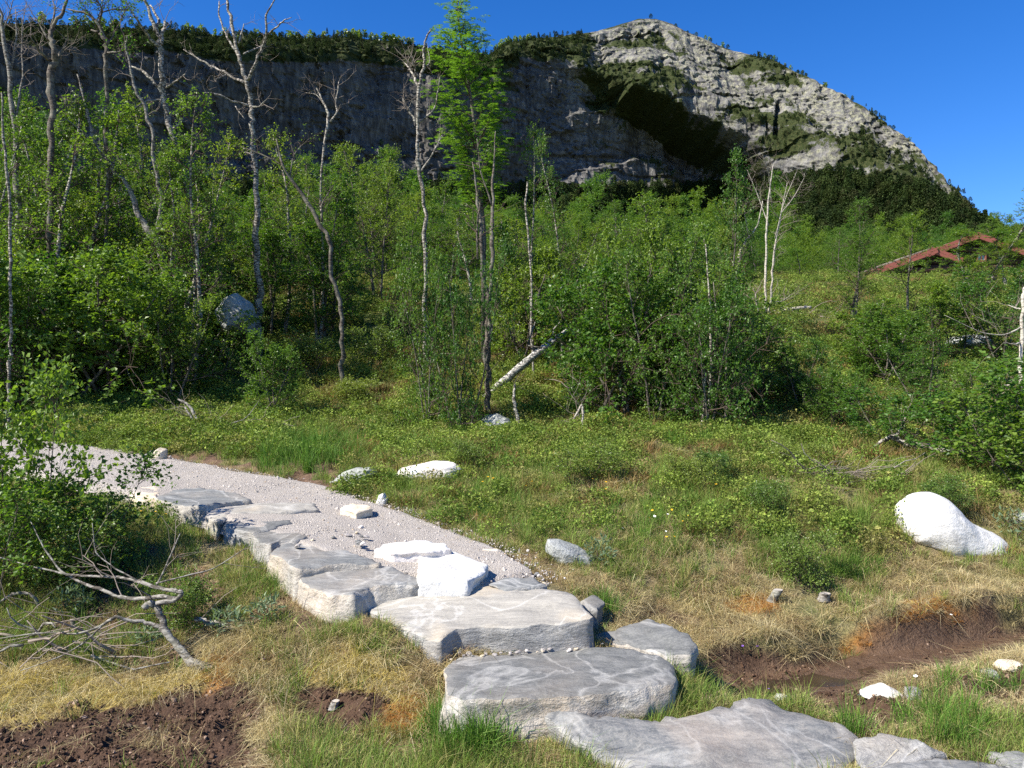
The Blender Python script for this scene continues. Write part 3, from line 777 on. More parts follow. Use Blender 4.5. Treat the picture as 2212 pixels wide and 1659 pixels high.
slab('large tilted grey boulder slab with pinkish streaks at the bottom edge, lowest step', [(1160, 1556, .13), (1200, 1540, .15), (1330, 1532, .20), (1420, 1528, .21), (1500, 1518, .22), (1560, 1505, .22), (1612, 1493, .20), (1670, 1500, .17), (1700, 1520, .15), (1760, 1548, .12), (1830, 1585, .08), (1862, 1625, .04), (1850, 1660, .01), (1790, 1720, -.02), (1600, 1790, -.02), (1420, 1740, .02), (1330, 1660, .06), (1230, 1600, .10)],
     .26, M['slab_streak'], M['side_grey'], .02, .05, .02, n=120, seed=3, rough=.014, flare=.0)
slab('grey flat step slab with white veins and a cream broken front', [(957, 1500, .25), (965, 1440, .25), (985, 1418, .25), (1100, 1410, .25), (1200, 1402, .25), (1330, 1398, .25), (1425, 1415, .25), (1458, 1440, .25), (1452, 1470, .25), (1390, 1484, .25), (1250, 1498, .25), (1100, 1508, .25), (1000, 1508, .25)],
     .24, M['slab_grey'], M['side_cream'], .012, -.015, .004, n=150, seed=5, rough=.006)
slab('large cream step slab with layered edges, third step from the bottom', [(772, 1300, .42), (800, 1284, .44), (900, 1270, .45), (1100, 1268, .45), (1230, 1284, .44), (1262, 1305, .43), (1274, 1328, .41), (1200, 1338, .40), (1110, 1345, .39), (1040, 1352, .37), (985, 1362, .355), (950, 1388, .33), (930, 1394, .31), (880, 1360, .36), (820, 1325, .40)],
     .26, M['slab_cream'], M['side_grey'], .012, -.03, .008, n=150, seed=8, rough=.008)
slab('dark grey wedge slab beside the veined step, its right end in shadow', [(1283, 1372, .27), (1330, 1362, .29), (1400, 1338, .32), (1455, 1355, .32), (1485, 1372, .31), (1504, 1392, .29), (1490, 1412, .27), (1440, 1410, .27), (1360, 1390, .265)],
     .16, M['slab_grey'], M['side_cream'], .012, .02, .0, seed=11)
slab('blue grey edge slab with a bright white left flank above the cream step', [(638, 1238, .52), (680, 1222, .53), (760, 1220, .53), (850, 1225, .53), (915, 1255, .51), (880, 1262, .50), (800, 1268, .50), (765, 1285, .49), (715, 1290, .47), (670, 1265, .50)],
     .2, M['slab_blue'], M['side_cream'], .012, -.03, .0, seed=13, flare=.0)
slab('blue grey edge slab with pale flank, second above the cream step', [(583, 1190, .585), (610, 1172, .59), (700, 1168, .59), (745, 1185, .585), (822, 1212, .57), (770, 1216, .565), (690, 1222, .56), (645, 1230, .55), (620, 1212, .57)],
     .2, M['slab_blue'], M['side_cream'], .012, -.03, .0, seed=17)
slab('small grey edge slab wedged between two larger ones by the path', [(546, 1152, .63), (570, 1142, .635), (620, 1144, .63), (668, 1160, .62), (640, 1168, .61), (600, 1172, .605), (585, 1180, .60), (560, 1168, .62)],
     .18, M['slab_grey'], M['side_grey'], .012, -.03, .0, seed=19)
slab('dark green grey layered edge slab with ragged left end', [(476, 1122, .655), (500, 1112, .66), (560, 1104, .665), (620, 1112, .66), (631, 1130, .65), (600, 1140, .645), (545, 1150, .635), (500, 1142, .64)],
     .18, M['slab_grey'], M['side_grey'], .018, -.03, .0, seed=23)
slab('long thin cream edge slab half buried in the gravel', [(442, 1112, .69), (460, 1096, .70), (560, 1088, .705), (680, 1086, .70), (690, 1096, .695), (620, 1104, .69), (500, 1110, .685), (470, 1124, .675)],
     .14, M['slab_cream'], M['side_cream'], .012, .0, .0, seed=29)
slab('big pale edge slab with a dark undercut right side, farthest large slab', [(340, 1075, .745), (352, 1060, .755), (430, 1053, .765), (520, 1064, .76), (542, 1074, .755), (480, 1082, .745), (440, 1092, .735), (400, 1090, .735)],
     .19, M['slab_blue'], M['side_cream'], .012, -.02, .0, seed=31)
slab('ochre edge slab behind the left birch sapling', [(280, 1060, .77), (300, 1046, .78), (345, 1050, .775), (340, 1070, .765), (300, 1072, .76)], .14, M['tan_stone'], M['tan_stone'], .012, 0, .0, seed=33)
slab('flat white stone set in the path above the steps', [(903, 1210, .56), (915, 1192, .565), (975, 1186, .565), (1053, 1218, .55), (1040, 1236, .535), (1010, 1252, .53), (905, 1246, .54)],
     .12, M['white_stone'], M['white_stone'], .012, 0, .006, seed=37)
slab('thin white slab half sunk in the gravel behind the flat white stone', [(810, 1184, .60), (830, 1174, .605), (900, 1164, .61), (960, 1172, .61), (975, 1184, .60), (930, 1190, .595), (850, 1192, .595)], .08, M['white_stone'], M['pink_stone'], .014, 0, .0, seed=39)
slab('thin grey flake slab on the right margin above the cream step', [(1060, 1262, .475), (1090, 1250, .485), (1150, 1250, .485), (1182, 1264, .475), (1160, 1272, .465), (1090, 1274, .465)], .06, M['slab_blue'], M['side_grey'], .01, 0, .0, seed=41)
slab('small dark green stone behind the right end of the cream step', [(1255, 1292, .41), (1285, 1284, .41), (1302, 1296, .40), (1290, 1310, .39), (1260, 1308, .39)], .12, M['slab_grey'], M['slab_grey'], .008, 0, .0, seed=43)
slab('flat pale slab at the lower right, half under grass', [(1840, 1590, .12), (1900, 1575, .14), (1980, 1588, .13), (2050, 1622, .10), (1960, 1650, .08), (1870, 1650, .08), (1850, 1620, .10)], .12, M['side_grey'], M['side_grey'], .014, 0, .01, seed=45)
slab('brownish grey flat slab along the bottom right edge', [(1860, 1655, .07), (1960, 1645, .08), (2060, 1632, .09), (2150, 1640, .09), (2230, 1668, .07), (2180, 1740, .05), (1950, 1760, .05), (1850, 1700, .06)], .12, M['slab_streak'], M['side_grey'], .014, 0, .01, seed=47)
slab('grey slab corner at the far lower right, against the grass', [(2135, 1622, .10), (2180, 1618, .11), (2240, 1630, .10), (2240, 1660, .09), (2180, 1652, .09)], .1, M['slab_blue'], M['slab_blue'], .01, 0, .0, seed=48)
slab('flat ochre stone inlaid in the middle of the gravel', [(735, 1096, .69), (760, 1087, .695), (800, 1090, .69), (806, 1098, .685), (770, 1103, .685)], .05, M['tan_stone'], M['tan_stone'], .008, 0, .0, seed=49)

def gY(px, py): return gh(px, py).y
def lofted_boulder():
    top = [(1949, 1122), (1951, 1108), (1958, 1096), (1974, 1080), (1990, 1070), (2008, 1067), (2030, 1068), (2044, 1075), (2056, 1088), (2066, 1104), (2080, 1120), (2100, 1129), (2122, 1139), (2145, 1152), (2162, 1168), (2174, 1184), (2179, 1197)]
    bot = [(1949, 1150), (1960, 1170), (1990, 1176), (2015, 1188), (2040, 1206), (2070, 1216), (2120, 1216), (2160, 1212), (2179, 1204)]
    dep = [(1949, .07), (1960, .16), (1985, .24), (2020, .28), (2060, .26), (2110, .22), (2150, .17), (2172, .09), (2179, .03)]
    Yc = gY(2060, 1205) + .2; ns, n = 46, 44; xs_ = 1949 + (2179 - 1949) * (.5 - .5 * np.cos(np.linspace(0, np.pi, ns)))
    V = []; th = np.linspace(0, 2 * np.pi, n, endpoint=False)
    for x_ in xs_:
        t_, b_, d_ = (np.interp(x_, [p[0] for p in q], [p[1] for p in q]) for q in (top, bot, dep))
        c_, h_ = (t_ + b_) / 2, (b_ - t_) / 2; cs, sn = np.cos(th), np.sin(th)
        yy = np.sign(cs) * np.abs(cs) ** .75 * d_; zz_ = np.sign(sn) * np.abs(sn) ** .8 * h_
        z_ = CAMZ + (CY - (c_ - zz_)) / F * Yc
        lean = -.10 * (z_ - (CAMZ + (CY - b_) / F * Yc))
        V.append(np.stack([np.full(n, (x_ - CX) / F * Yc), Yc + yy - lean * 1.5, z_], -1))
    V = np.array(V)
    for _ in range(2): V[1:-1] = .5 * V[1:-1] + .25 * (V[:-2] + V[2:])
    Q_ = V.reshape(-1, 3); C = Q_.mean(0); d = unit(Q_ - C)
    pl = .022 * np.round(2.5 * fbm(Q_[:, 0] * 4.5, Q_[:, 1] * 4.5, Q_[:, 2] * 4.5, seed=201, o=2)) / 2 + .02 * fbm(Q_[:, 0] * 6, Q_[:, 1] * 6, Q_[:, 2] * 6, seed=202) + .006 * fbm(Q_[:, 0] * 30, Q_[:, 1] * 30, Q_[:, 2] * 30, seed=203, o=2)
    Q_ = Q_ + d * pl[:, None]
    f = [(i * n + j, (i + 1) * n + j, (i + 1) * n + (j + 1) % n, i * n + (j + 1) % n) for i in range(ns - 1) for j in range(n)]
    f += [tuple(range(n)), tuple((ns - 1) * n + j for j in range(n - 1, -1, -1))]
    a = Acc(); a.add(Q_, f); FOOT.append(np.stack([C[0] + .34 * np.cos(np.linspace(0, 6.28, 12)), Yc + .2 * np.sin(np.linspace(0, 6.28, 12))], -1))
    tag(a.obj('boulder', M['white_stone'], smooth=True, origin=(C[0], C[1], Q_[:, 2].min())), 'big white boulder sloping down to the right in the meadow', 'boulder')
lofted_boulder()
rock('lichened grey boulder standing among the left birches', [(478, 700), (470, 672), (488, 645), (515, 634), (540, 655), (548, 685), (545, 720), (500, 725)], 12.4, .35, M['lichen_stone'], 4, .12, name='boulder', cat='boulder')
rock('lichen mottled boulder at the foot of the central birch thicket', [(1030, 930), (1042, 905), (1072, 894), (1096, 903), (1115, 930), (1100, 942), (1050, 942)], gY(1070, 938) + .1, .22, M['lichen_stone'], 6, .14)
rock('long pinkish white rock with an orange stain on the grassy bank', [(855, 1030), (862, 1012), (900, 1004), (940, 996), (985, 998), (997, 1012), (990, 1030), (960, 1045), (880, 1045)], gY(920, 1040) + .12, .18, M['pink_stone'], 8, .09)
rock('flat green grey rock lying against the bank left of the pinkish rock', [(720, 1040), (738, 1022), (770, 1010), (805, 1010), (815, 1022), (800, 1040), (760, 1050)], gY(770, 1046) + .1, .16, M['lichen_stone'], 10, .08)
rock('pale weathered rock in the bilberry on the left bank', [(262, 880), (272, 868), (300, 862), (318, 868), (315, 882), (285, 890)], gY(290, 884) + .1, .15, M['lichen_stone'], 12, .1)
rock('lichened grey rock slanting in the grass right of the flat white stone', [(1178, 1190), (1184, 1166), (1205, 1166), (1250, 1182), (1285, 1206), (1290, 1222), (1250, 1228), (1200, 1215)], gY(1235, 1222) + .1, .13, M['lichen_stone'], 14, .1)
rock('cream rock with an orange end beside the path margin', [(1038, 1208), (1044, 1186), (1075, 1186), (1092, 1196), (1088, 1212), (1055, 1216)], gY(1060, 1212) + .05, .07, M['tan_stone'], 16, .1)
rock('flat grey outcrop on the upper right slope', [(2040, 745), (2055, 728), (2100, 722), (2130, 730), (2135, 750), (2080, 757)], gY(2090, 752) + .2, .35, M['lichen_stone'], 18, .1)
rock('tilted cream stone propped on the upper edge of the gravel', [(312, 1000), (325, 982), (345, 966), (358, 972), (360, 994), (340, 1006)], gY(335, 1004) + .06, .08, M['tan_stone'], 20, .1)
rock('small grey flake stone leaning behind the tilted cream stone', [(305, 996), (312, 982), (330, 972), (326, 990), (318, 1000)], gY(315, 1000) + .1, .05, M['slab_grey'], 22, .1)
rock('pointed white stone standing on the path margin', [(812, 1088), (818, 1070), (830, 1064), (838, 1078), (836, 1094), (822, 1100)], gY(826, 1096) + .03, .05, M['white_stone'], 24, .12)
rock('white rock lying in the muddy ditch', [(1860, 1500), (1890, 1488), (1915, 1481), (1940, 1492), (1955, 1505), (1930, 1512), (1880, 1510)], gY(1905, 1506) + .03, .08, M['white_stone'], 26, .09)
rock('angular grey stone touching the white rock in the ditch', [(1952, 1508), (1960, 1488), (1985, 1486), (1990, 1500), (1975, 1512)], gY(1970, 1508) + .03, .05, M['lichen_stone'], 27, .09)
rock('white pebble stone at the tip of the large boulder slab', [(1672, 1510), (1680, 1502), (1700, 1502), (1706, 1510), (1690, 1516)], gY(1690, 1512) + .02, .04, M['white_stone'], 28, .09)
rock('grey rounded stone on the peat at the right ditch bank', [(2118, 1462), (2125, 1450), (2145, 1446), (2156, 1458), (2145, 1470), (2130, 1470)], gY(2138, 1466) + .03, .05, M['lichen_stone'], 30, .1)
rock('cream stone on the peat at the right edge of the ditch', [(2150, 1442), (2165, 1428), (2200, 1428), (2222, 1440), (2200, 1448), (2165, 1448)], gY(2185, 1444) + .03, .06, M['tan_stone'], 32, .1)
rock('dark grey rock in the shade at the right edge behind the white boulder', [(2170, 1125), (2185, 1112), (2215, 1108), (2240, 1120), (2230, 1138), (2190, 1136)], gY(2200, 1132) + .06, .1, M['lichen_stone'], 34, .1)
rock('rounded orange stained stone on the path beside the blue grey slab', [(845, 1215), (855, 1204), (875, 1204), (880, 1214), (868, 1222), (850, 1222)], 4.85, .05, M['tan_stone'], 36, .1)

# loose stones along the path margins: one shape in four forms, copied
ls_meshes = []
for k in range(5):
    bm = bmesh.new(); bmesh.ops.create_icosphere(bm, subdivisions=2, radius=1)
    for v in bm.verts:
        p = v.co; f_ = 1 + .35 * float(vn(p.x * 1.3 + k * 9, p.y * 1.3, p.z * 1.3, seed=k)) + .2 * float(np.round(2 * vn(p.x * 2.1, p.y * 2.1, p.z * 2.1 + k, seed=k + 4)) / 2)
        v.co = Vector((p.x * f_ * 1.25, p.y * f_, p.z * f_ * .6))
    me = bpy.data.meshes.new('loose_stone'); bm.to_mesh(me); bm.free(); ls_meshes.append(me)
for k, me in enumerate(ls_meshes): me.materials.append([M['pebble'], M['pink_stone'], M['slab_blue'], M['tan_stone'], M['pebble']][k])
spots = []
for k in range(46):                                           # right margin
    t = rng.uniform(0, 1); px = np.interp(t, [0, .25, .5, .75, 1], [800, 870, 940, 1010, 1080]); py = np.interp(t, [0, .25, .5, .75, 1], [1078, 1092, 1128, 1170, 1235])
    spots.append((px + rng.normal(0, 14), py + rng.normal(0, 7), rng.uniform(.010, .032), 0))
for k in range(34):                                           # between the cream and the veined step
    t = rng.uniform(0, 1); spots.append((np.interp(t, [0, 1], [975, 1290]) + rng.normal(0, 6), np.interp(t, [0, 1], [1417, 1392]) + rng.normal(0, 4), rng.uniform(.005, .013), 1))
for k in range(34):                                           # behind the cream step and around the white stone
    spots.append((rng.uniform(850, 1200), rng.uniform(1240, 1268), rng.uniform(.009, .022), 2))
for k in range(22): spots.append((rng.uniform(640, 800), rng.uniform(1130, 1180), rng.uniform(.009, .02), 3))
for k in range(14): spots.append((rng.uniform(560, 760), rng.uniform(1030, 1062), rng.uniform(.012, .028), 4))
LSL = ['small broken stone lying loose along the right margin of the gravel path', 'stone chip in the crumbly gap behind the veined grey step', 'stone chip scattered behind the cream step',
       'small stone lying loose on the gravel beside the edge slabs', 'small stone at the bank side of the gravel path']
LSZ = [None, .25, .455, .60, None]
for (px, py, r_, grp) in spots:
    p = gh(px, py)
    if LSZ[grp] is not None: p = Wz(px, py, LSZ[grp] + .006)
    else: p.z = max(p.z, path_z(p.x, p.y) - .03 if polyline_dist(np.array(p.x), np.array(p.y), PATH)[0] < PATHW else p.z)
    o = bpy.data.objects.new('loose_stone', ls_meshes[int(rng.integers(0, 5))]); COL.objects.link(o)
    o.location = p; o.scale = (r_, r_ * rng.uniform(.7, 1.2), r_ * rng.uniform(.7, 1.2)); o.rotation_euler = (rng.uniform(-.4, .4), rng.uniform(-.4, .4), rng.uniform(0, 6.28))
    tag(o, LSL[grp], 'stone', ['stones along the path margin', 'chips behind the veined step', 'chips behind the cream step', 'stones on the gravel', 'stones under the bank'][grp])

# gravel grains: nobody could count them
bm_list = []
for k in range(3):
    bm = bmesh.new(); bmesh.ops.create_icosphere(bm, subdivisions=1, radius=1)
    for v in bm.verts: v.co = Vector((v.co.x * rng.uniform(.7, 1.3), v.co.y * rng.uniform(.7, 1.3), v.co.z * rng.uniform(.5, .9)))
    me = bpy.data.meshes.new('grain'); bm.to_mesh(me); bm.free(); bm_list.append(me)
m = NT('grain'); a_ = m.n('ShaderNodeAttribute', attribute_type='INSTANCER', attribute_name='tint')
M['grain'] = m.done(a_.outputs['Color'], .9, None, .2)
for me in bm_list: me.materials.append(M['grain'])
def footmask(x, y):
    m_ = np.zeros(x.shape, bool)
    for P in FOOT:
        lo, hi = P.min(0) - .02, P.max(0) + .02
        s = (x > lo[0]) & (x < hi[0]) & (y > lo[1]) & (y < hi[1])
        if s.any(): m_[s] |= inpoly(x[s], y[s], P)
    return m_
def grains():
    n = 30000
    P = np.array(PATH); seg = np.concatenate([[0], np.cumsum(np.hypot(np.diff(P[:, 0]), np.diff(P[:, 1])))])
    s = rng.beta(1, 1.8, n) * seg[-1]
    cx, cy, cz = (np.interp(s, seg, P[:, k]) for k in range(3))
    e = .02; tx = np.interp(s + e, seg, P[:, 0]) - np.interp(s - e, seg, P[:, 0]); ty = np.interp(s + e, seg, P[:, 1]) - np.interp(s - e, seg, P[:, 1]); L = np.hypot(tx, ty)
    u = rng.uniform(-1, 1, n); u = np.sign(u) * np.abs(u) ** .8 * (PATHW + .12 + np.abs(rng.normal(0, .07, n)))
    x = cx - ty / L * u; y = cy + tx / L * u
    z = cz + .022 * fbm(x * 1.6, y * 1.6, seed=53) + .01 * fbm(x * 8, y * 8, seed=54, o=3) - .02 * sstep(.84, 1.0, np.abs(u) / (PATHW + .09))
    z = np.maximum(z, G(x, y) + .002); ok = ~footmask(x, y) & (np.abs(u) < .06 + np.abs(rng.normal(0, .07, n)) * (u < 0) + PATHW * np.where(u > 0, .28 + .72 * sstep(0, 1.0, s), .30 + .34 * sstep(0, .9, s) + .36 * sstep(.9, 2.6, s))); x, y, z, u = x[ok], y[ok], z[ok], u[ok]; n = len(x)
    r = np.exp(rng.normal(math.log(.0028), .55, n))
    g = rng.uniform(.27, .52, n)
    tint = np.stack([g * 1.08, g * .98, g * .87, np.ones(n)], -1)
    k = rng.random(n) < .08; tint[k, :3] *= np.array([1.05, .9, .72])
    scatter('gravel', 'pale broken gravel covering the path', np.stack([x, y, z], -1), rng.uniform(0, 6.28, (n, 3)), np.repeat(r[:, None], 3, 1), rng.integers(0, 3, n), tint, bm_list)
grains()

# ------------------------------------------------------------------ trees
def curve_pts(p0, d, L, n, wob, rise=0.0, g=None):
    """a wandering limb of n+1 points"""
    pts = [np.array(p0, float)]; d = np.array(d, float); d /= np.linalg.norm(d)
    for i in range(n):
        d = d + rng.normal(0, wob, 3) + np.array([0, 0, rise]); d /= np.linalg.norm(d)
        pts.append(pts[-1] + d * L / n)
    return np.array(pts)

class Plant:
    def __init__(s): s.trunk, s.twigs, s.lp, s.lo = Acc(), Acc(), [], []
    def twig(s, p0, d, L, r, leaves, sides=3):
        pts = curve_pts(p0, d, L, 3, .22, .02)
        s.twigs.tube(pts, [r, r * .8, r * .6, r * .3], sides, cap=False)
        if leaves:
            t = rng.uniform(.15, 1.05, leaves) * 3; k = np.clip(t.astype(int), 0, 2); u = (t - k)[:, None]
            q = pts[k] * (1 - u) + pts[k + 1] * u + rng.normal(0, .014, (leaves, 3))
            s.lp.append(q); s.lo.append(np.repeat(unit(pts[-1] - pts[0])[None], leaves, 0))
    def limb(s, p0, d, L, r, depth, leaves, ntw, wob=.16, rise=.05, acc=None):
        n = 5 if L > .5 else 4
        pts = curve_pts(p0, d, L, n, wob, rise)
        (acc or s.twigs).tube(pts, np.linspace(r, r * .35, n + 1), 5 if r > .012 else 4, cap=False)
        for i in range(ntw):
            t = rng.uniform(.2, 1.0) * n; k = min(int(t), n - 1); q = pts[k] + (t - k) * (pts[k + 1] - pts[k])
            ax = unit(pts[k + 1] - pts[k]); e = unit(rng.normal(size=3)); e = unit(e - ax * np.dot(e, ax))
            dd = ax * .55 + e * .8 + np.array([0, 0, .15])
            if depth > 0: s.limb(q, dd, L * rng.uniform(.35, .6), r * .5, depth - 1, leaves, max(3, ntw // 2 + 1), wob, rise)
            else: s.twig(q, dd, rng.uniform(.12, .3), min(r * .5, .004), leaves)
        return pts

def birch(height, width, stems, limbs, ntw, leaves, leaf=.036, base=.15, lean=.18, mats=('dark_bark', 'birch_leaf'), name='birch', trunk_r=None, low=False):
    P = Plant()
    for s_ in range(stems):
        a = 2 * np.pi * s_ / stems + rng.uniform(0, 1)
        d = np.array([math.cos(a) * lean, math.sin(a) * lean, 1]) if stems > 1 else np.array([rng.normal(0, .06), rng.normal(0, .06), 1])
        H = height * (1 if s_ == 0 else rng.uniform(.7, .95)); r0 = trunk_r or (.008 + .0085 * H)
        n = 10; st = curve_pts((rng.normal(0, .04 * stems), rng.normal(0, .04 * stems), -.12), d, H + .1, n, .05, .03)
        P.trunk.tube(st, np.linspace(r0, r0 * .18, n + 1), 7, rough=.08)
        for i in range(limbs):
            t = base + (1 - base) * (i + rng.uniform(0, 1)) / limbs; k = min(int(t * n), n - 1); q = st[k] + (t * n - k) * (st[k + 1] - st[k])
            a2 = i * 2.4 + rng.uniform(-.5, .5)
            w_ = width * (1.0 - .75 * max(0, (t - .35) / .65) ** 1.2) * (.55 + .45 * min(1, t / .3)) * rng.uniform(.6, 1.1)
            P.limb(q, (math.cos(a2), math.sin(a2), (.05 + 1.0 * t) if low else (.45 + .7 * t)), w_ * (1.15 if low and t < .4 else 1), max(.004, r0 * .42 * (1 - .6 * t)), 1, leaves, ntw)
        P.limb(st[-2], (0, 0, 1), height * .12, .006, 0, leaves, ntw)
    tm = P.trunk.mesh(name + '_trunk', [M[mats[0]]]); bm_ = P.twigs.mesh(name + '_branches', [M['twig']])
    pos = np.concatenate(P.lp); out = np.concatenate(P.lo); nL = len(pos)
    sz = leaf * rng.uniform(.65, 1.25, nL)
    lm = leaf_mesh(name + '_leaves', pos, sz * 1.15, sz * .92, M[mats[1]], .55, out, .35)
    return (tm, bm_, lm, height)

BUSH = [birch(2.2, .8 + .1 * (k % 3), 3 + k % 3, 9, 6, 11, leaf=.030 + .003 * k, base=.03, lean=.34 + .06 * (k % 3), name='birch_bush', low=True) for k in range(6)]
TREE = [birch(4.0, 1.0 + .15 * (k % 3), 1 + k % 2, 17, 7, 12, leaf=.031 + .003 * k, base=.12, lean=.14, name='birch_tree') for k in range(5)]
THIN = [birch(4.6, .75, 1, 15, 6, 8, base=.35, name='slender_birch', mats=('pale_bark', 'birch_leaf')) for k in range(3)]
SHRUB = [birch(.75, .42, 4, 6, 6, 9, leaf=.027, base=.05, lean=.5, name='shrub', mats=('dark_bark', 'shrub_leaf'), trunk_r=.007) for k in range(4)]
SAPL = [birch(1.25, .50, 3, 7, 5, 8, leaf=.038, base=.12, lean=.35, name='sapling', trunk_r=.009) for k in range(3)]
print('leaf tris', sum(len(q[2].polygons) for q in BUSH + TREE + THIN + SHRUB + SAPL))

def plant(proto, name, label, cat, loc, sx=1.0, sz=1.0, rz=None, group=None, tilt=0):
    tm, bm_, lm, h = proto
    e = empty(name, loc, label, cat, group, rng.uniform(0, 6.28) if rz is None else rz)
    e.scale = (sx, sx, sz)
    if tilt: e.rotation_euler[1] = tilt
    for nm, me in (('trunk', tm), ('branches', bm_), ('crown', lm)):
        o = bpy.data.objects.new(nm, me); COL.objects.link(o); o.parent = e
        if nm == 'branches': o['kind'] = 'stuff'
    return e

def leafy(kind, k, px, pyb, pyt, hw, label, name='birch_tree', cat='birch tree', group=None, Y=None):
    p = gh(px, pyb) if Y is None else Vector(((px - CX) / F * Y, Y, gz((px - CX) / F * Y, Y)))
    lib = dict(bush=BUSH, tree=TREE, thin=THIN, shrub=SHRUB, sapling=SAPL)[kind]
    pr = lib[k % len(lib)]
    h = (CAMZ + (CY - pyt) / F * p.y) - p.z
    sz = h / (pr[3] * 1.08)
    half = dict(bush=.85, tree=.95, thin=.58, shrub=.38, sapling=.46)[kind]
    sx = hw / F * p.y / half
    return plant(pr, name, label, cat, p, max(.4, sx), max(.35, sz), group=group)

# thickets and trees with a place of their own
leafy('bush', 0, 300, 835, 560, 150, 'broad dark green birch bush at the left, below the dead trees')
leafy('bush', 1, 130, 830, 480, 140, 'tall leafy birch at the far left above the gravel path')
leafy('bush', 2, 425, 845, 580, 115, 'dense birch bush shading the foot of the left boulder')
leafy('bush', 5, 455, 800, 660, 60, 'birch bush half hiding the lichened left boulder', 'birch_bush', 'birch bush')
leafy('thin', 1, 2065, 690, 535, 60, 'slender birch in front of the cabin gable', Y=20)
leafy('tree', 1, 2100, 690, 560, 75, 'leafy birch hiding most of the cabin wall', Y=19)
leafy('thin', 2, 2185, 690, 500, 60, 'slender birch in front of the right half of the cabin', Y=21)
leafy('bush', 3, 585, 905, 705, 75, 'low round birch bush on the bank above the gravel path', 'birch_bush', 'birch bush')
leafy('tree', 0, 30, 800, 330, 110, 'birch cut by the left picture edge above the path')
leafy('tree', 1, 240, 765, 360, 120, 'leafy birch in front of the leftmost dead stems')
leafy('tree', 2, 480, 720, 470, 90, 'birch between the two tall dead trees')
leafy('tree', 3, 575, 735, 400, 100, 'birch right below the forked dead tree')
leafy('tree', 4, 690, 680, 400, 80, 'rounded birch left of the open slope')
leafy('bush', 0, 745, 690, 625, 36, 'dark birch bush at the left border of the clearing', 'birch_bush', 'birch bush')
leafy('shrub', 1, 805, 790, 705, 45, 'small round shrub alone on the open slope', 'shrub', 'shrub')
leafy('bush', 1, 985, 935, 500, 78, 'many stemmed birch behind the mottled boulder')
leafy('bush', 2, 940, 925, 490, 72, 'birch bush at the left of the central thicket', 'birch_bush', 'birch bush')
leafy('bush', 3, 1110, 760, 480, 95, 'birch bush over the leaning log', 'birch_bush', 'birch bush')
leafy('bush', 4, 1370, 885, 455, 92, 'leafy birch right of the leaning log')
leafy('bush', 0, 1430, 915, 500, 115, 'broad birch bush in the middle of the right thicket', 'birch_bush', 'birch bush')
leafy('tree', 1, 1395, 850, 420, 115, 'tallest leafy birch of the right thicket')
leafy('bush', 2, 1530, 935, 560, 100, 'birch on two thin dark stems at the front of the right thicket')
leafy('bush', 3, 1480, 880, 450, 110, 'birch behind the two thin dark stems')
leafy('bush', 1, 1640, 880, 725, 70, 'low birch bush under the white stemmed birches', 'birch_bush', 'birch bush')
leafy('bush', 4, 1290, 790, 590, 75, 'birch bush at the tip of the leaning log', 'birch_bush', 'birch bush')
leafy('bush', 3, 1890, 800, 640, 105, 'dense round birch bush below the red cabin', 'birch_bush', 'birch bush')
leafy('bush', 2, 1745, 890, 710, 65, 'thin young birch on the sunny right slope', 'birch_bush', 'birch bush')
leafy('bush', 0, 2010, 905, 720, 105, 'birch bush above the fallen crooked branch', 'birch_bush', 'birch bush')
leafy('bush', 1, 2140, 965, 740, 115, 'leafy birch reaching in from the right edge')
leafy('bush', 4, 2050, 780, 600, 90, 'birch bush beside the grey outcrop', 'birch_bush', 'birch bush')
leafy('bush', 2, 2190, 800, 560, 100, 'birch in front of the cabin wall at the right edge')
leafy('tree', 4, 1560, 760, 325, 62, 'yellow green birch rising alone against the shaded mountain foot')
leafy('tree', 3, 1572, 740, 400, 45, 'birch just right of the yellow green one')
leafy('tree', 0, 1845, 700, 415, 62, 'birch against the dark wood left of the cabin')
leafy('tree', 2, 1965, 690, 470, 70, 'birch close to the left end of the cabin roof')
leafy('thin', 0, 2140, 700, 400, 70, 'sparse birch standing up against the sky by the cabin', Y=22)
leafy('thin', 1, 1155, 760, 235, 48, 'sparse half bare birch right of the rowan', Y=13.5)
leafy('thin', 2, 1210, 780, 250, 42, 'narrow leafy birch second to the right of the rowan', Y=13.0)
leafy('tree', 2, 880, 600, 400, 70, 'birch at the top of the clearing')
leafy('tree', 1, 820, 560, 280, 75, 'birch left of the rowan in front of the cliff', Y=18)
leafy('thin', 2, 610, 640, 230, 60, 'slender birch right of the forked dead tree', Y=15)
leafy('thin', 0, 150, 640, 200, 90, 'slender leafy birch among the bare stems on the left', Y=13)
leafy('thin', 1, 260, 640, 230, 80, 'slender leafy birch beside the tall lichened trunk', Y=14)
leafy('thin', 2, 40, 640, 180, 90, 'slender birch at the left edge among bare stems', Y=14)
leafy('sapling', 1, 2050, 1010, 800, 120, 'big leaved birch sapling over the bending crooked limb', 'birch_sapling', 'birch sapling', Y=7.6)
leafy('sapling', 0, 2170, 1030, 760, 130, 'big leaved birch sapling beside the broken white trunk', 'birch_sapling', 'birch sapling', Y=7.2)
leafy('sapling', 2, 1950, 960, 830, 90, 'birch sapling left of the bending crooked limb', 'birch_sapling', 'birch sapling', Y=8.4)
leafy('sapling', 1, 2250, 1100, 820, 120, 'birch sapling cut by the right picture edge', 'birch_sapling', 'birch sapling', Y=6.6)
leafy('bush', 3, 1700, 870, 745, 55, 'rounded young birch bush on the sunny slope right of the thicket', 'birch_bush', 'birch bush')
leafy('bush', 5, 1815, 930, 820, 55, 'low rounded birch bush above the brushwood heap', 'birch_bush', 'birch bush')
leafy('bush', 1, 1985, 770, 650, 60, 'rounded birch bush left of the grey outcrop', 'birch_bush', 'birch bush')
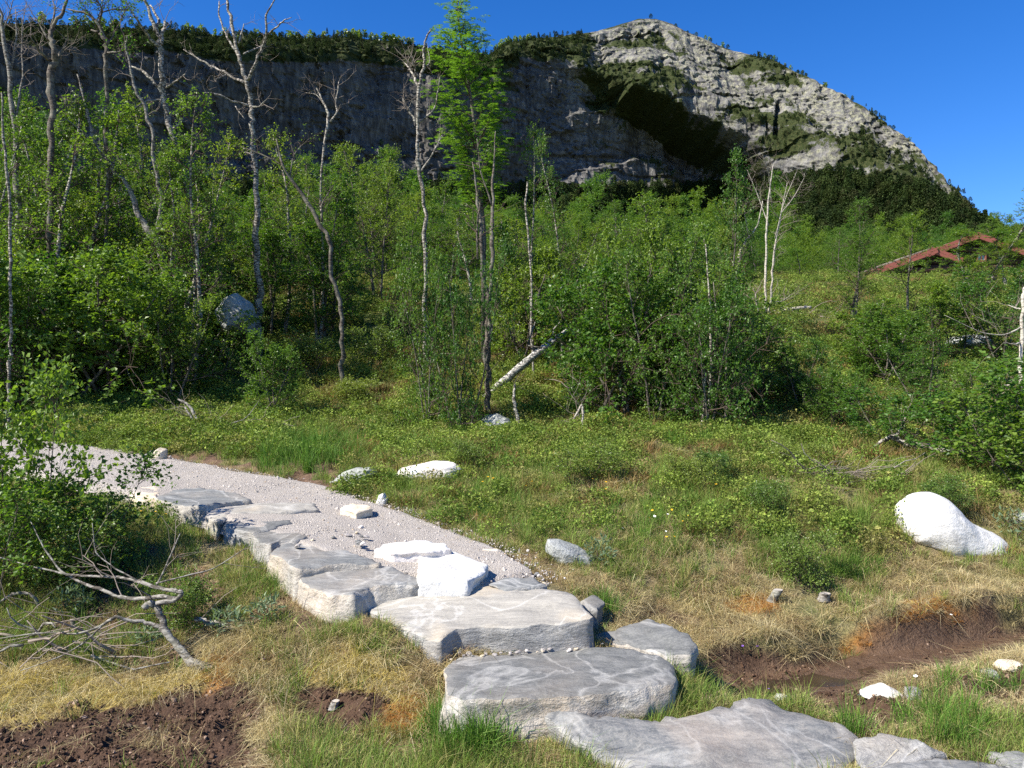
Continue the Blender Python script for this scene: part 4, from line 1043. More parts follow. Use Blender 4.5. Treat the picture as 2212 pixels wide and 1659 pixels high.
leafy('shrub', 2, 660, 800, 720, 50, 'bright shrub on the slope left of the clearing', 'shrub', 'shrub')
leafy('shrub', 0, 760, 870, 815, 40, 'small shrub low in the clearing', 'shrub', 'shrub')
leafy('shrub', 3, 870, 720, 660, 40, 'small shrub high in the clearing', 'shrub', 'shrub')
# near saplings and shrubs
leafy('sapling', 0, 60, 1150, 770, 120, 'tall birch sapling in front of the path at the left edge', 'birch_sapling', 'birch sapling', Y=5.0)
leafy('sapling', 1, 160, 1200, 960, 110, 'birch sapling with big leaves hiding the path edge', 'birch_sapling', 'birch sapling', Y=4.9)
leafy('sapling', 2, 30, 1230, 990, 110, 'dark leafy birch sapling at the left edge below the path', 'birch_sapling', 'birch sapling', Y=4.7)
leafy('shrub', 0, 220, 1200, 1080, 80, 'dense low shrub below the ochre slab', 'shrub', 'shrub', Y=5.0)
leafy('shrub', 2, 110, 1240, 1100, 90, 'dense dark shrub in front of the left saplings', 'shrub', 'shrub', Y=4.75)
leafy('shrub', 1, 375, 1360, 1290, 36, 'small bright green shrub growing behind the grey dead branch', 'shrub', 'shrub')
leafy('shrub', 3, 1270, 1035, 955, 62, 'round shrub in front of the right thicket', 'shrub', 'shrub')
leafy('shrub', 0, 1715, 1262, 1150, 45, 'upright leafy shrub in the middle of the meadow', 'shrub', 'shrub')
leafy('shrub', 2, 1745, 1020, 950, 42, 'small shrub beside the brushwood heap', 'shrub', 'shrub')
leafy('shrub', 1, 1545, 1045, 1000, 38, 'low shrub in the upper meadow', 'shrub', 'shrub')
leafy('shrub', 3, 1480, 1055, 1015, 34, 'low shrub left of the upper meadow shrub', 'shrub', 'shrub')
leafy('shrub', 0, 1650, 1120, 1085, 26, 'tiny shrub halfway down the meadow', 'shrub', 'shrub')
leafy('shrub', 2, 1010, 1010, 965, 34, 'shrub behind the long pinkish rock', 'shrub', 'shrub')
leafy('shrub', 1, 2040, 1110, 1075, 24, 'shrub just behind the white boulder', 'shrub', 'shrub')
def tinted_shrub(px, py, h, r_, label, mat):
    p = gh(px, py); n = 150
    q = rng.normal(size=(n, 3)); q = unit(q) * (rng.uniform(.3, 1, n) ** .5)[:, None] * np.array([r_, r_, h * .6]) + np.array([0, 0, h * .55])
    sz = .017 * rng.uniform(.7, 1.3, n)
    me = leaf_mesh('willow_leaves', q, sz * 2.3, sz * .75, M[mat], .4, unit(q), -.5)
    e = empty('willow_shrub', p, label, 'willow shrub')
    o = bpy.data.objects.new('crown', me); COL.objects.link(o); o.parent = e
    a = Acc()
    for i in range(7): a.tube(curve_pts((0, 0, -.02), (rng.normal(0, .5), rng.normal(0, .5), 1), h * .9, 3, .15), [.004, .003, .002, .001], 4)
    b = bpy.data.objects.new('stems', a.mesh('stems', [M['twig']])); COL.objects.link(b); b.parent = e
tinted_shrub(155, 1330, .16, .11, 'grey green willow shrub left of the grey dead branch', 'willow_leaf')
tinted_shrub(490, 1370, .12, .09, 'grey green willow shrub behind the short log end', 'willow_leaf')
tinted_shrub(575, 1345, .12, .08, 'grey green willow shrub below the white flank slab', 'willow_leaf')
tinted_shrub(310, 1395, .08, .09, 'low grey green willow shrub right under the dead branch', 'willow_leaf')
tinted_shrub(1295, 1220, .16, .1, 'grey green willow shrub at the end of the slanting lichened rock', 'willow_leaf')
tinted_shrub(2190, 1165, .2, .14, 'silvery willow shrub right of the white boulder', 'willow_leaf')

# thicket filling the slope behind: individuals, farther and smaller
CAN = ([-200, 0, 200, 330, 400, 480, 560, 700, 800, 900, 1000, 1060, 1250, 1330, 1420, 1500, 1600, 1700, 1800, 1850, 1950, 2050, 2150, 2400],
       [230, 250, 290, 400, 430, 440, 330, 320, 290, 330, 400, 420, 460, 430, 440, 430, 460, 490, 480, 460, 490, 570, 590, 600])
LM = [(-999, 'beyond the left edge stems'), (90, 'by the bare stems at the left edge'), (190, 'around the many armed dead birch'), (330, 'behind the dark leaning dead birch'), (460, 'behind the tall lichened trunk'),
      (560, 'beside the forked dead birch'), (690, 'between the forked dead birch and the clearing'), (790, 'left of the clearing'), (900, 'at the head of the clearing'), (985, 'just left of the rowan'), (1100, 'under the rowan'), (1240, 'just right of the rowan'),
      (1370, 'above the leaning log'), (1500, 'in the heart of the right thicket'), (1620, 'around the yellow green birch'), (1740, 'near the three white stems'), (1880, 'below the dark wood by the cabin'), (2020, 'in front of the cabin wing'), (2120, 'in front of the cabin gable'), (9999, 'at the right edge below the cabin')]
def where(px):
    for lim, ph in LM:
        if px < lim: return ph
    return LM[-1][1]
def fill(lib, Yk, px, top, name='birch_tree', cat='birch tree'):
    x = (px - CX) / F * Yk; zg_ = gz(x, Yk); h = CAMZ + (CY - top) / F * Yk - zg_
    if h < 1.1: return False
    h = min(h, 7.2); j = int(rng.integers(0, len(lib))); pr = lib[j]; sz = h / (pr[3] * 1.08)
    form = ('bushy' if lib is BUSH else 'slender' if lib is THIN else 'leafy'); dpt = 'front' if Yk < 13 else 'near' if Yk < 17 else 'middle' if Yk < 23 else 'back'
    lab = '%s birch in the %s rows, %s' % (form, dpt, where(px))
    plant(pr, name, lab, cat, (x, Yk, zg_), max(.8, min(1.6, sz * rng.uniform(.9, 1.25))), sz, group='%s %s birches %s' % (form, dpt, where(px)))
    return True
nfill = 0
for k in range(900):
    if nfill >= 125: break
    Yk = float(rng.uniform(13.5, 34)); px = float(rng.uniform(-260, 2450))
    if px > 1100 and rng.random() < .15: continue
    if Yk < 21 and 740 < px < 1000: continue
    if Yk < 26 and 1625 < px < 1790: continue
    if 1960 < px < 2260 and Yk > 17: continue
    if 1830 < px < 1960 and Yk > 22: continue
    top = float(np.interp(px, *CAN)) + float(rng.uniform(0, 1)) ** 1.2 * 150
    thin = rng.random() < (.45 if px < 420 else .2)
    if thin and px < 700: top -= 110
    nfill += fill(THIN if thin else TREE, Yk, px, top)
nb = 0
for k in range(400):                                          # bushes in front, where the photograph has them
    if nb >= 54: break
    a_, b_ = [(-150, 470), (-150, 440), (-100, 400), (1180, 1720), (1180, 1720), (1250, 1640), (1800, 2350), (950, 1180)][int(rng.integers(0, 8))]
    px = float(rng.uniform(a_, b_)); Yk = float(rng.uniform(10.2, 15.5))
    if 440 < px < 580 and Yk < 13: continue
    if 540 < px < 780 and Yk < 12.6: continue
    if 720 < px < 1010: continue
    if px > 1800 and Yk < 10.8: continue
    if 1950 < px < 2180 and Yk > 12.5: continue
    if 1000 < px < 1330 and Yk < 13.2: continue
    if px > 1590 and px < 1720 and Yk < 17: continue
    top = float(np.interp(px, [-200, 300, 560, 700, 780, 1000, 1300, 1700, 1800, 2350], [420, 470, 540, 520, 560, 520, 510, 620, 640, 640])) + float(rng.uniform(0, 130))
    nb += fill(BUSH, Yk, px, top)
nt = 0
for k in range(300):                                          # slim birches filling the left edge, and the slope under the cabin
    if nt < 16: nt += fill(THIN, float(rng.uniform(11.5, 16)), float(rng.uniform(-120, 430)), float(rng.uniform(90, 330)))
    elif nt < 44: nt += fill(TREE, float(rng.uniform(17, 38)), float(rng.uniform(1690, 2320)), float(rng.uniform(585, 650)))
print('fill', nfill, nb, nt)

# --- the rowan
def rowan():
    Yt = 13.6; base = Vector(((1045 - CX) / F * Yt, Yt, gz((1045 - CX) / F * Yt, Yt)))
    e = empty('rowan_tree', base, 'tall narrow rowan with fresh light green feathery leaves', 'rowan tree')
    a = Acc(); tw = Acc(); C_ = lambda u, v: np.array(tuple(W(737 + u / 3, v / 3, Yt)))
    main = [np.array(tuple(base)) + np.array([0, 0, -.15]), C_(925, 1500), C_(900, 1250), C_(880, 950), (C_(850, 700)), C_(810, 450), C_(775, 250), C_(760, 110), C_(755, 10)]
    main = np.array(main); main[1:, 1] += rng.normal(0, .05, len(main) - 1)
    a.tube(main, np.linspace(.05, .006, len(main)), 7, rough=.1)
    env = ([0, 60, 200, 330, 420, 500, 650, 800, 950, 1100, 1300], [30, 70, 130, 185, 200, 245, 255, 235, 215, 170, 110])
    LP, LA = [], []
    def feather(q, d):
        d = unit(d); L = rng.uniform(.11, .17); dn = np.array([0, 0, -1.0])
        sidev = unit(np.cross(d, [0, 0, 1.0])); n = 6
        for i in range(n):
            u = (i + 1) / n; c = q + d * L * u + dn * L * .35 * u * u
            for sgn in (-1, 1):
                LP.append(c); LA.append(unit(sidev * sgn + d * .55 + dn * .35))
        LP.append(q + d * L + dn * L * .35); LA.append(unit(d + dn * .6))
    zz = lambda v: CAMZ + (CY - v / 3) / F * Yt
    def on_trunk(zq): return np.array([np.interp(zq, main[:, 2], main[:, 0]), np.interp(zq, main[:, 2], main[:, 1]), zq])
    vs = list(np.linspace(20, 1300, 58))
    for i, v in enumerate(vs):
        v = v + rng.normal(0, 22); wd_ = np.interp(v, *env) / 3 / F * Yt * rng.uniform(.7, 1.18); zc = zz(v); a2 = i * 2.4 + rng.uniform(-.7, .7)
        st = on_trunk(zc - wd_ * rng.uniform(.5, 1.0)); end = on_trunk(zc) + np.array([math.cos(a2) * wd_, math.sin(a2) * wd_, rng.uniform(-.05, .12)])
        mid = st * .5 + end * .5 + np.array([0, 0, -.05]); pts = np.array([st, mid, end]); tw.tube(pts, [.013, .009, .003], 5, cap=False)
        for j in range(max(10, int(44 * min(1, wd_ / .55)))):
            u = rng.uniform(.30, 1.05); q = (1 - u) ** 2 * st + 2 * u * (1 - u) * mid + u * u * end + rng.normal(0, .055 + .05 * wd_, 3); aa = rng.uniform(0, 6.28)
            feather(q, np.array([math.cos(aa), math.sin(aa), rng.uniform(-.1, .5)]) + unit(end - st) * .7)
    LP, LA = np.array(LP), np.array(LA); n = len(LP)
    nrm = unit(np.array([0, 0, 1.0]) + rng.normal(0, .35, (n, 3)))
    V, T = leaves_arrays(LP, rng.uniform(.04, .06, n), rng.uniform(.016, .022, n), nrm, LA, .15)
    V = V - np.array(tuple(base))
    a.obj('trunk', M['dark_bark'], e); tw.obj('branches', M['twig'], e)
    o = bpy.data.objects.new('crown', fastmesh('rowan_leaves', V, T, 3, [M['rowan_leaf']])); COL.objects.link(o); o.parent = e
rowan()

# --- dead and bare trees traced limb by limb, each limb given its own depth
def bare_tree(label, Yt, trunk, limbs, mat='pale_bark', name='dead_tree', cat='dead tree', twig=14, tl=(.15, .5), leaf=0, to_ground=True, scale3=True, twmat='dead_twig', dep=.5, group=None, rough=.16, wk=1.0):
    K = (lambda u, v: (u / 3, v / 3)) if scale3 is True else ((lambda u, v: (scale3[0] + u / 3, scale3[1] + v / 3)) if scale3 else (lambda u, v: (u, v)))
    def pts3(L, y0, drift):
        out = []
        for i, (u, v, wpx) in enumerate(L):
            px, py = K(u, v); yy = y0 + drift * (i / max(1, len(L) - 1)) + (rng.normal(0, .03) if 0 < i < len(L) - 1 else 0)
            out.append((np.array(tuple(W(px, py, yy))), (wpx / 3 if scale3 else wpx) * .41 * wk / F * yy))
        return out
    T = pts3(trunk, Yt, rng.uniform(-.3, .3))
    b0 = T[0][0]
    if to_ground:
        g = np.array([b0[0] + rng.normal(0, .05), b0[1], gz(b0[0], b0[1])])
        if b0[2] - g[2] > .05: T = [(g - np.array([0, 0, .1]), T[0][1] * 1.5), (g * .72 + b0 * .28 + np.array([rng.normal(0, .07), 0, 0]), T[0][1] * 1.22), (g * .38 + b0 * .62 + np.array([rng.normal(0, .07), 0, 0]), T[0][1] * 1.1)] + T
    e = empty(name, tuple(T[0][0]), label, cat, group)
    def smooth(Q):
        P = np.array([q[0] for q in Q]); r = np.array([q[1] for q in Q]); n = len(P)
        s = np.linspace(0, n - 1, (n - 1) * 4 + 1); seg = np.arange(n)
        pp = np.stack([np.interp(s, seg, P[:, k]) for k in range(3)], -1); rr = np.interp(s, seg, r)
        ps = pp.copy(); ps[1:-1] = .25 * pp[:-2] + .5 * pp[1:-1] + .25 * pp[2:]
        ps[1:-1] += rng.normal(0, 1, (len(ps) - 2, 3)) * rr[1:-1, None] * .42
        return ps, rr * rng.uniform(.88, 1.14, len(rr))
    a = Acc(); tp, tr = smooth(T); a.tube(tp, tr, 9, rough=rough); a.obj('trunk', M[mat], e)
    allp = [(tp, tr)]
    for L in limbs:
        u0, v0 = K(L[0][0], L[0][1])
        j = min(((abs(q[2] - W(u0, v0, q[1]).z) + abs(q[0] - W(u0, v0, q[1]).x)), q[1]) for pp, _ in allp for q in pp)
        lp, lr = smooth(pts3(L, j[1], rng.uniform(-dep, dep))); b = Acc(); b.tube(lp, lr, 7, rough=rough); b.obj('branch', M[mat], e); allp.append((lp, lr))
    if twig:
        P = Plant()
        for pp, rr in allp[1:] + ([allp[0]] if not limbs else []):
            for i in range(twig):
                k = int(rng.integers(len(pp) // 4, len(pp))); k2 = min(k, len(pp) - 2); ax = unit(pp[k2 + 1] - pp[k2]); d = unit(rng.normal(size=3)); d = unit(d - ax * np.dot(d, ax)) + ax * .7 + np.array([0, 0, .25])
                L_ = rng.uniform(*tl); r_ = min(.006, rr[k] * .5)
                P.limb(pp[k], d, L_, r_, 0, leaf, 3, .2, .03)
        tag(P.twigs.obj('twigs', M[twmat], e), kind='stuff')
        if leaf and P.lp:
            pos = np.concatenate(P.lp); out = np.concatenate(P.lo); n = len(pos); sz = .031 * rng.uniform(.65, 1.25, n)
            me = leaf_mesh('bare_tree_leaves', pos - np.array(tuple(e.location)), sz * 1.15, sz * .92, M['birch_leaf'], .5, out, .3)
            o = bpy.data.objects.new('crown', me); COL.objects.link(o); o.parent = e
    return e

bare_tree('tall lichened dead birch, the thickest pale trunk on the left', 13.0,
          [(1250, 1650, 58), (1240, 1400, 54), (1215, 1220, 56), (1150, 1000, 50), (1105, 800, 46), (1060, 600, 44), (1050, 450, 40), (1045, 280, 40), (1000, 180, 30), (960, 50, 24), (925, -40, 20)],
          [[(1045, 290, 30), (1055, 200, 30), (1068, 140, 22)], [(1030, 300, 26), (960, 230, 24), (910, 160, 20), (865, 95, 12)], [(1000, 200, 24), (1035, 140, 22), (1000, 80, 18), (975, 35, 14)],
           [(1020, 560, 24), (940, 470, 20), (850, 430, 12)], [(1070, 570, 16), (1140, 530, 14), (1200, 480, 8)], [(1050, 650, 18), (960, 650, 16), (870, 700, 9)], [(1120, 840, 26), (1160, 810, 22), (1172, 775, 14)],
           [(1215, 1220, 34), (1260, 1175, 28), (1335, 1145, 18), (1362, 1090, 9)], [(1180, 1160, 22), (1150, 1130, 16), (1140, 1090, 8)]], twig=3)
bare_tree('dark dead birch leaning left with a bent lower trunk', 12.6,
          [(1070, 1680, 60), (1000, 1530, 56), (900, 1400, 46), (840, 1220, 40), (720, 1080, 34), (600, 900, 28), (550, 650, 18), (500, 480, 9)],
          [[(1010, 1540, 44), (1060, 1440, 40), (1040, 1270, 36), (1000, 1000, 32), (985, 850, 30), (945, 700, 26), (870, 580, 22), (845, 420, 18), (810, 300, 14), (825, 235, 8)],
           [(745, 1120, 20), (720, 1085, 16), (690, 1100, 10)], [(600, 900, 12), (470, 850, 8), (300, 840, 3)], [(570, 880, 10), (430, 770, 7), (290, 760, 3)]], 'grey_bark', twig=4)
bare_tree('forked dead birch with long silvery arms left of centre', 13.6,
          [(1655, 1620, 46), (1660, 1300, 42), (1645, 1050, 40), (1632, 850, 38), (1625, 700, 36), (1605, 530, 34), (1580, 460, 30), (1535, 340, 28), (1500, 150, 24), (1470, -20, 18)],
          [[(1605, 520, 24), (1650, 430, 24), (1700, 300, 22), (1732, 220, 18), (1720, 100, 14), (1785, -10, 9)], [(1735, 225, 14), (1800, 170, 12), (1840, 130, 9), (1890, 112, 5)], [(1580, 350, 14), (1640, 320, 12), (1705, 296, 10)],
           [(1530, 330, 20), (1460, 220, 16), (1415, 100, 13), (1420, 10, 8)], [(1590, 540, 24), (1450, 470, 20), (1330, 410, 15), (1190, 320, 7)], [(1470, 480, 10), (1390, 520, 9), (1380, 490, 6)],
           [(1620, 690, 18), (1500, 650, 16), (1400, 610, 13), (1310, 600, 8)], [(1630, 690, 16), (1680, 690, 12), (1735, 640, 6)], [(1545, 280, 14), (1570, 200, 10), (1580, 155, 6)], [(1520, 680, 10), (1560, 740, 8), (1585, 770, 4)],
           [(1650, 1000, 14), (1600, 990, 12), (1560, 975, 6)]], 'pale_bark', twig=3)
bare_tree('dark bare birch with leaves in its top, third from the left edge', 12.6,
          [(700, 1250, 26), (690, 800, 28), (690, 450, 32), (695, 330, 32), (690, 270, 32), (650, 210, 26), (590, 195, 14)],
          [[(690, 280, 26), (640, 150, 24), (570, 90, 20), (440, 60, 9)], [(690, 340, 18), (770, 340, 16), (800, 310, 10)], [(640, 150, 18), (660, 60, 14), (620, -20, 10)], [(690, 300, 14), (760, 180, 10), (800, 90, 7), (830, 20, 4)], [(660, 80, 12), (740, 60, 9), (850, 60, 4)]], 'dark_bark', 'birch_tree', 'birch tree', twig=16, leaf=4, tl=(.15, .4), twmat='twig')
bare_tree('dark many armed dead birch near the left edge', 12.2,
          [(330, 1300, 44), (325, 900, 46), (330, 700, 52), (335, 500, 56), (345, 400, 50), (335, 260, 34), (330, 190, 30), (390, 110, 26), (440, -20, 18)],
          [[(330, 390, 28), (260, 330, 20), (200, 240, 8)], [(360, 400, 24), (400, 330, 18), (440, 240, 6)], [(330, 190, 20), (360, 60, 12), (330, -30, 6)], [(345, 750, 16), (400, 710, 12), (440, 660, 5)], [(310, 260, 16), (240, 130, 9), (200, 80, 4)]], 'dark_bark', twig=8)
bare_tree('thin bare birch stems cut by the left edge', 12.5,
          [(100, 1700, 50), (110, 1300, 48), (100, 900, 40), (60, 500, 34), (20, 200, 26), (-20, 0, 16)],
          [[(60, 500, 20), (110, 250, 12), (100, 60, 6)], [(20, 200, 14), (60, 90, 8), (90, -20, 4)], [(90, 800, 20), (150, 500, 14), (140, 200, 8), (170, 20, 4)]], 'grey_bark', twig=14)
bare_tree('pale slim birch trunk right at the left edge above the sapling', 9.6, [(70, 2240, 24), (70, 1900, 24), (65, 1500, 24), (60, 1250, 22), (20, 900, 18), (10, 600, 12)], [], 'pale_bark', twig=0, scale3=True)
bare_tree('dark bent birch stem in front of the clearing', 12.2,
          [(2200, 1950, 30), (2140, 1750, 32), (2145, 1560, 34), (2080, 1450, 30), (1950, 1250, 28), (1830, 1070, 20), (1790, 900, 10)],
          [[(2085, 1440, 16), (2080, 1330, 12), (2160, 1200, 6)], [(1880, 1140, 12), (1900, 1000, 8), (2000, 900, 4)], [(1830, 1070, 12), (1700, 1000, 8), (1560, 950, 4)]], 'dark_bark', 'birch_tree', 'birch tree', twig=10, leaf=2, twmat='twig')
bare_tree('twisted dead birch left of the rowan', 13.0,
          [(535, 1290, 30), (512, 1130, 32), (490, 950, 28), (497, 700, 26), (505, 560, 26), (540, 400, 20), (530, 330, 16), (560, 220, 12), (585, 190, 8)],
          [[(500, 560, 22), (470, 480, 18), (410, 405, 10)], [(490, 500, 14), (470, 420, 12), (455, 365, 6)], [(490, 800, 18), (440, 720, 16), (405, 650, 10), (400, 630, 6)], [(495, 800, 16), (600, 715, 14), (622, 640, 12), (640, 500, 6)], [(515, 1120, 16), (590, 1000, 12), (655, 870, 5)], [(430, 720, 8), (460, 650, 5), (465, 640, 4)], [(550, 430, 8), (575, 410, 5), (560, 300, 4)]],
          'pale_bark', twig=5, scale3=(737, 0))
bare_tree('small bare dead tree on the skyline of the thicket, left of centre', 14.5,
          [(2080, 1100, 18), (2120, 800, 20), (2130, 740, 20), (2090, 650, 16), (2050, 570, 8)], [[(2140, 790, 16), (2180, 740, 14), (2180, 640, 12), (2195, 530, 6)], [(2110, 690, 8), (2050, 610, 5), (1980, 600, 3)]], 'pale_bark', twig=8)
bare_tree('three white birch stems with a bare twiggy top', 16.6,
          [(470, 620, 20), (540, 610, 26), (538, 300, 26), (545, 50, 22)][1:] + [(560, -250, 16), (590, -420, 8)],
          [[(545, 610, 24), (572, 480, 22), (580, 280, 22), (600, 100, 18), (640, -100, 12), (680, -300, 5)], [(505, 620, 16), (485, 500, 18), (475, 420, 14)], [(590, 475, 10), (650, 470, 9), (700, 430, 5)], [(560, -20, 12), (480, -240, 8), (420, -380, 3)], [(600, 60, 10), (660, -180, 8), (740, -370, 3)], [(580, -150, 9), (560, -360, 6), (520, -480, 3)], [(640, -100, 8), (720, -200, 6), (790, -330, 3)]],
          'white_bark', 'birch_tree', 'birch tree', wk=.72, twig=14, tl=(.2, .6), scale3=(1474, 494))
bare_tree('pale leaning birch stem left of the three white stems', 15.0, [(330, 560, 18), (370, 150, 22), (430, 60, 18), (490, -20, 12), (520, -180, 7)], [[(430, 60, 10), (400, -100, 6), (420, -200, 3)]], 'white_bark', twig=5, scale3=(1474, 494))
bare_tree('broken white dead trunk at the right edge', 7.6, [(2205, 1560, 44), (2190, 1200, 36), (2195, 950, 34), (2200, 700, 30), (2205, 450, 26), (2215, 380, 14)], [[(2190, 640, 12), (2090, 690, 10), (1950, 680, 7), (1700, 560, 3)], [(2190, 520, 12), (2150, 510, 9), (2110, 495, 5)], [(2190, 980, 20), (2150, 1010, 16), (2000, 1025, 8)], [(2190, 740, 14), (2130, 745, 8), (2080, 740, 4)]], 'white_bark', twig=4, scale3=(1474, 494), to_ground=True)
bare_tree('two thin dark stems of the front birch in the right thicket', gY(1528, 930) - .02, [(150, 1310, 24), (175, 1150, 24), (180, 1000, 22), (185, 750, 20), (180, 450, 14), (150, 100, 8)], [[(130, 1320, 18), (140, 1100, 18), (150, 950, 14), (110, 700, 10)], [(180, 1000, 10), (215, 980, 8), (240, 985, 4)], [(150, 950, 8), (170, 1000, 8), (185, 1030, 7)]], 'pale_bark', 'birch_tree', 'birch tree', twig=6, leaf=3, scale3=(1474, 494), twmat='twig', dep=.15)
bare_tree('dark double stem of the central birch above the boulder', gY(1045, 930), [(970, 1080, 34), (920, 960, 30), (910, 700, 30), (905, 450, 24), (860, 200, 14), (840, -100, 7)], [[(940, 760, 18), (935, 600, 18), (900, 430, 10)], [(905, 400, 12), (960, 200, 9), (980, 0, 5)]], 'dark_bark', 'birch_tree', 'birch tree', twig=10, leaf=4, scale3=(737, 300), twmat='twig', dep=.2) if False else None
bare_tree('upright dark birch stem behind the leaning log', gY(1062, 850), [(975, 840, 32), (980, 640, 34), (975, 450, 28), (985, 200, 16), (1000, -50, 8)], [[(975, 430, 14), (900, 200, 9), (880, 0, 5)]], 'dark_bark', 'birch_tree', 'birch tree', twig=10, leaf=4, scale3=(737, 300), twmat='twig', dep=.2)
bare_tree('thin dark birch stem crossing the lower end of the leaning log', gY(1050, 900), [(960, 1060, 34), (915, 900, 30), (910, 600, 30), (890, 420, 22), (850, 150, 10)], [[(885, 780, 18), (880, 560, 18), (900, 420, 10)]], 'dark_bark', 'birch_tree', 'birch tree', twig=10, leaf=4, scale3=(737, 300), twmat='twig', dep=.2)
bare_tree('slim dead sapling with a peeled pale top, right of the rowan', 12.5, [(1200, 1400, 14), (1195, 1280, 16), (1210, 1200, 13), (1205, 1180, 8)], [], 'pale_bark', 'dead_sapling', 'dead sapling', twig=0, scale3=(737, 0))

# leaning birch log
def leaning_log():
    lo = gh(1046, 862); up_ = W(1226, 714, lo.y + .9); p0 = np.array(tuple(lo)); p1 = np.array(tuple(up_))
    e = empty('birch_log', lo, 'leaning broken birch log with peeling black and white bark', 'log')
    a = Acc(); n = 16; t = np.linspace(0, 1, n)[:, None]
    pts = p0 * (1 - t) + p1 * t + np.array([0, 0, .04]) * np.sin(t * np.pi) + rng.normal(0, .006, (n, 3))
    a.tube(pts, .062 * np.interp(t[:, 0], [0, .3, .7, 1], [.75, .95, 1.05, .62]) * rng.uniform(.93, 1.07, n), 10, rough=.08)
    a.obj('trunk', M['log_bark'], e)
    q = pts[10]
    for pl in ([q, q + (-.17, -.05, .02), q + (-.2, -.08, .12), q + (-.1, -.1, .42)], [pts[11], pts[11] + (-.1, -.12, -.02), pts[11] + (-.28, -.18, .01)], [pts[12], pts[12] + (.03, -.05, .2), pts[12] + (.12, -.05, .3)]):
        b = Acc(); b.tube(np.array(pl), np.linspace(.02, .007, len(pl)), 6, rough=.1); b.obj('branch', M['grey_bark'], e)
M['log_bark'] = bark('peeling_log_bark', (.66, .62, .55), (.045, .05, .055), .50, (.09, .08, .07), 1.2)
leaning_log()

# fallen and cut wood
def lying(label, polys, mat, name='dead_branch', cat='dead branch', twig=0, tl=(.1, .3), lift=None):
    """polys: list of [(px, py, width_px, dist)]"""
    P0 = W(polys[0][0][0], polys[0][0][1], polys[0][0][3]); e = empty(name, P0, label, cat)
    allp = []
    for i, L in enumerate(polys):
        P = np.array([tuple(W(q[0], q[1], q[3])) for q in L]); r = np.array([q[2] * .5 / F * q[3] for q in L])
        n = len(P); s = np.linspace(0, n - 1, (n - 1) * 4 + 1); pp = np.stack([np.interp(s, np.arange(n), P[:, k]) for k in range(3)], -1); rr = np.interp(s, np.arange(n), r)
        ps = pp.copy(); ps[1:-1] = .25 * pp[:-2] + .5 * pp[1:-1] + .25 * pp[2:] + rng.normal(0, 1, (len(pp) - 2, 3)) * rr[1:-1, None] * .2
        a = Acc(); a.tube(ps, rr * rng.uniform(.88, 1.12, len(rr)), 9 if i == 0 else 6, rough=.12); a.obj('trunk' if i == 0 else 'branch', M[mat], e); allp.append((ps, rr))
    if twig:
        P = Plant()
        for pp, rr in allp[1:] if len(allp) > 1 else allp:
            for i in range(twig):
                k = int(rng.integers(len(pp) // 4, len(pp))); d = unit(rng.normal(size=3) + np.array([-.3, 0, .3]) + 1.1 * unit(pp[-1] - pp[0]))
                P.limb(pp[k], d, rng.uniform(*tl), min(.004, rr[k] * .6), 0, 0, 3, .22, .0)
        tag(P.twigs.obj('twigs', M['dead_twig'], e), kind='stuff')
    return e
Q = lambda c, r_, w_, Y_: (c * .4378, 932.6 + r_ * .4378, w_ * .4378, Y_)
y0 = gY(455, 1446)
lying('grey dead branch rising from the moss with long forked arms', [
    [Q(1050, 1165, 46, y0), Q(940, 1140, 44, y0 + .02), Q(880, 1060, 38, y0 + .06), Q(810, 970, 36, y0 + .1), Q(780, 880, 32, y0 + .12), Q(770, 855, 32, y0 + .13), Q(735, 848, 36, y0 + .12), Q(705, 870, 34, y0 + .1)],
    [Q(760, 850, 26, y0 + .13), Q(860, 830, 24, y0 + .12), Q(880, 822, 22, y0 + .12), Q(815, 815, 24, y0 + .15), Q(700, 825, 20, y0 + .2), Q(600, 820, 18, y0 + .25), Q(520, 785, 16, y0 + .3), Q(400, 745, 13, y0 + .38), Q(300, 690, 11, y0 + .45), Q(220, 580, 8, y0 + .5), Q(150, 440, 4, y0 + .55)],
    [Q(875, 825, 20, y0 + .12), Q(900, 790, 22, y0 + .13), Q(850, 785, 20, y0 + .16), Q(770, 768, 20, y0 + .2), Q(680, 735, 17, y0 + .26), Q(560, 715, 14, y0 + .33), Q(350, 708, 11, y0 + .4), Q(180, 670, 8, y0 + .45), Q(0, 620, 5, y0 + .5)],
    [Q(810, 970, 22, y0 + .1), Q(720, 940, 20, y0 + .1), Q(640, 932, 18, y0 + .08), Q(570, 910, 17, y0 + .06), Q(500, 960, 13, y0 + .04), Q(380, 1000, 10, y0 + .02), Q(200, 990, 8, y0), Q(0, 1020, 5, y0)],
    [Q(770, 768, 10, y0 + .2), Q(830, 640, 8, y0 + .25), Q(890, 500, 4, y0 + .28)], [Q(770, 748, 10, y0 + .2), Q(900, 715, 8, y0 + .22), Q(1050, 680, 6, y0 + .25), Q(1250, 550, 3, y0 + .28)],
    [Q(680, 735, 9, y0 + .26), Q(560, 670, 7, y0 + .3), Q(470, 600, 6, y0 + .33), Q(455, 450, 3, y0 + .36)], [Q(500, 960, 10, y0 + .04), Q(420, 1040, 8, y0), Q(300, 1110, 6, y0 - .02), Q(100, 1180, 4, y0 - .04)]], 'grey_bark', twig=2, tl=(.1, .3))
Yb = gY(90, 1330)
lying('bowed thin branch arching over the grass at the left edge', [[Q(-60, 900, 14, Yb), Q(0, 840, 14, Yb), Q(60, 800, 15, Yb - .02), Q(140, 795, 15, Yb), Q(180, 830, 16, Yb), Q(195, 900, 14, Yb)]], 'grey_bark', twig=0)
yk = gY(495, 1362)
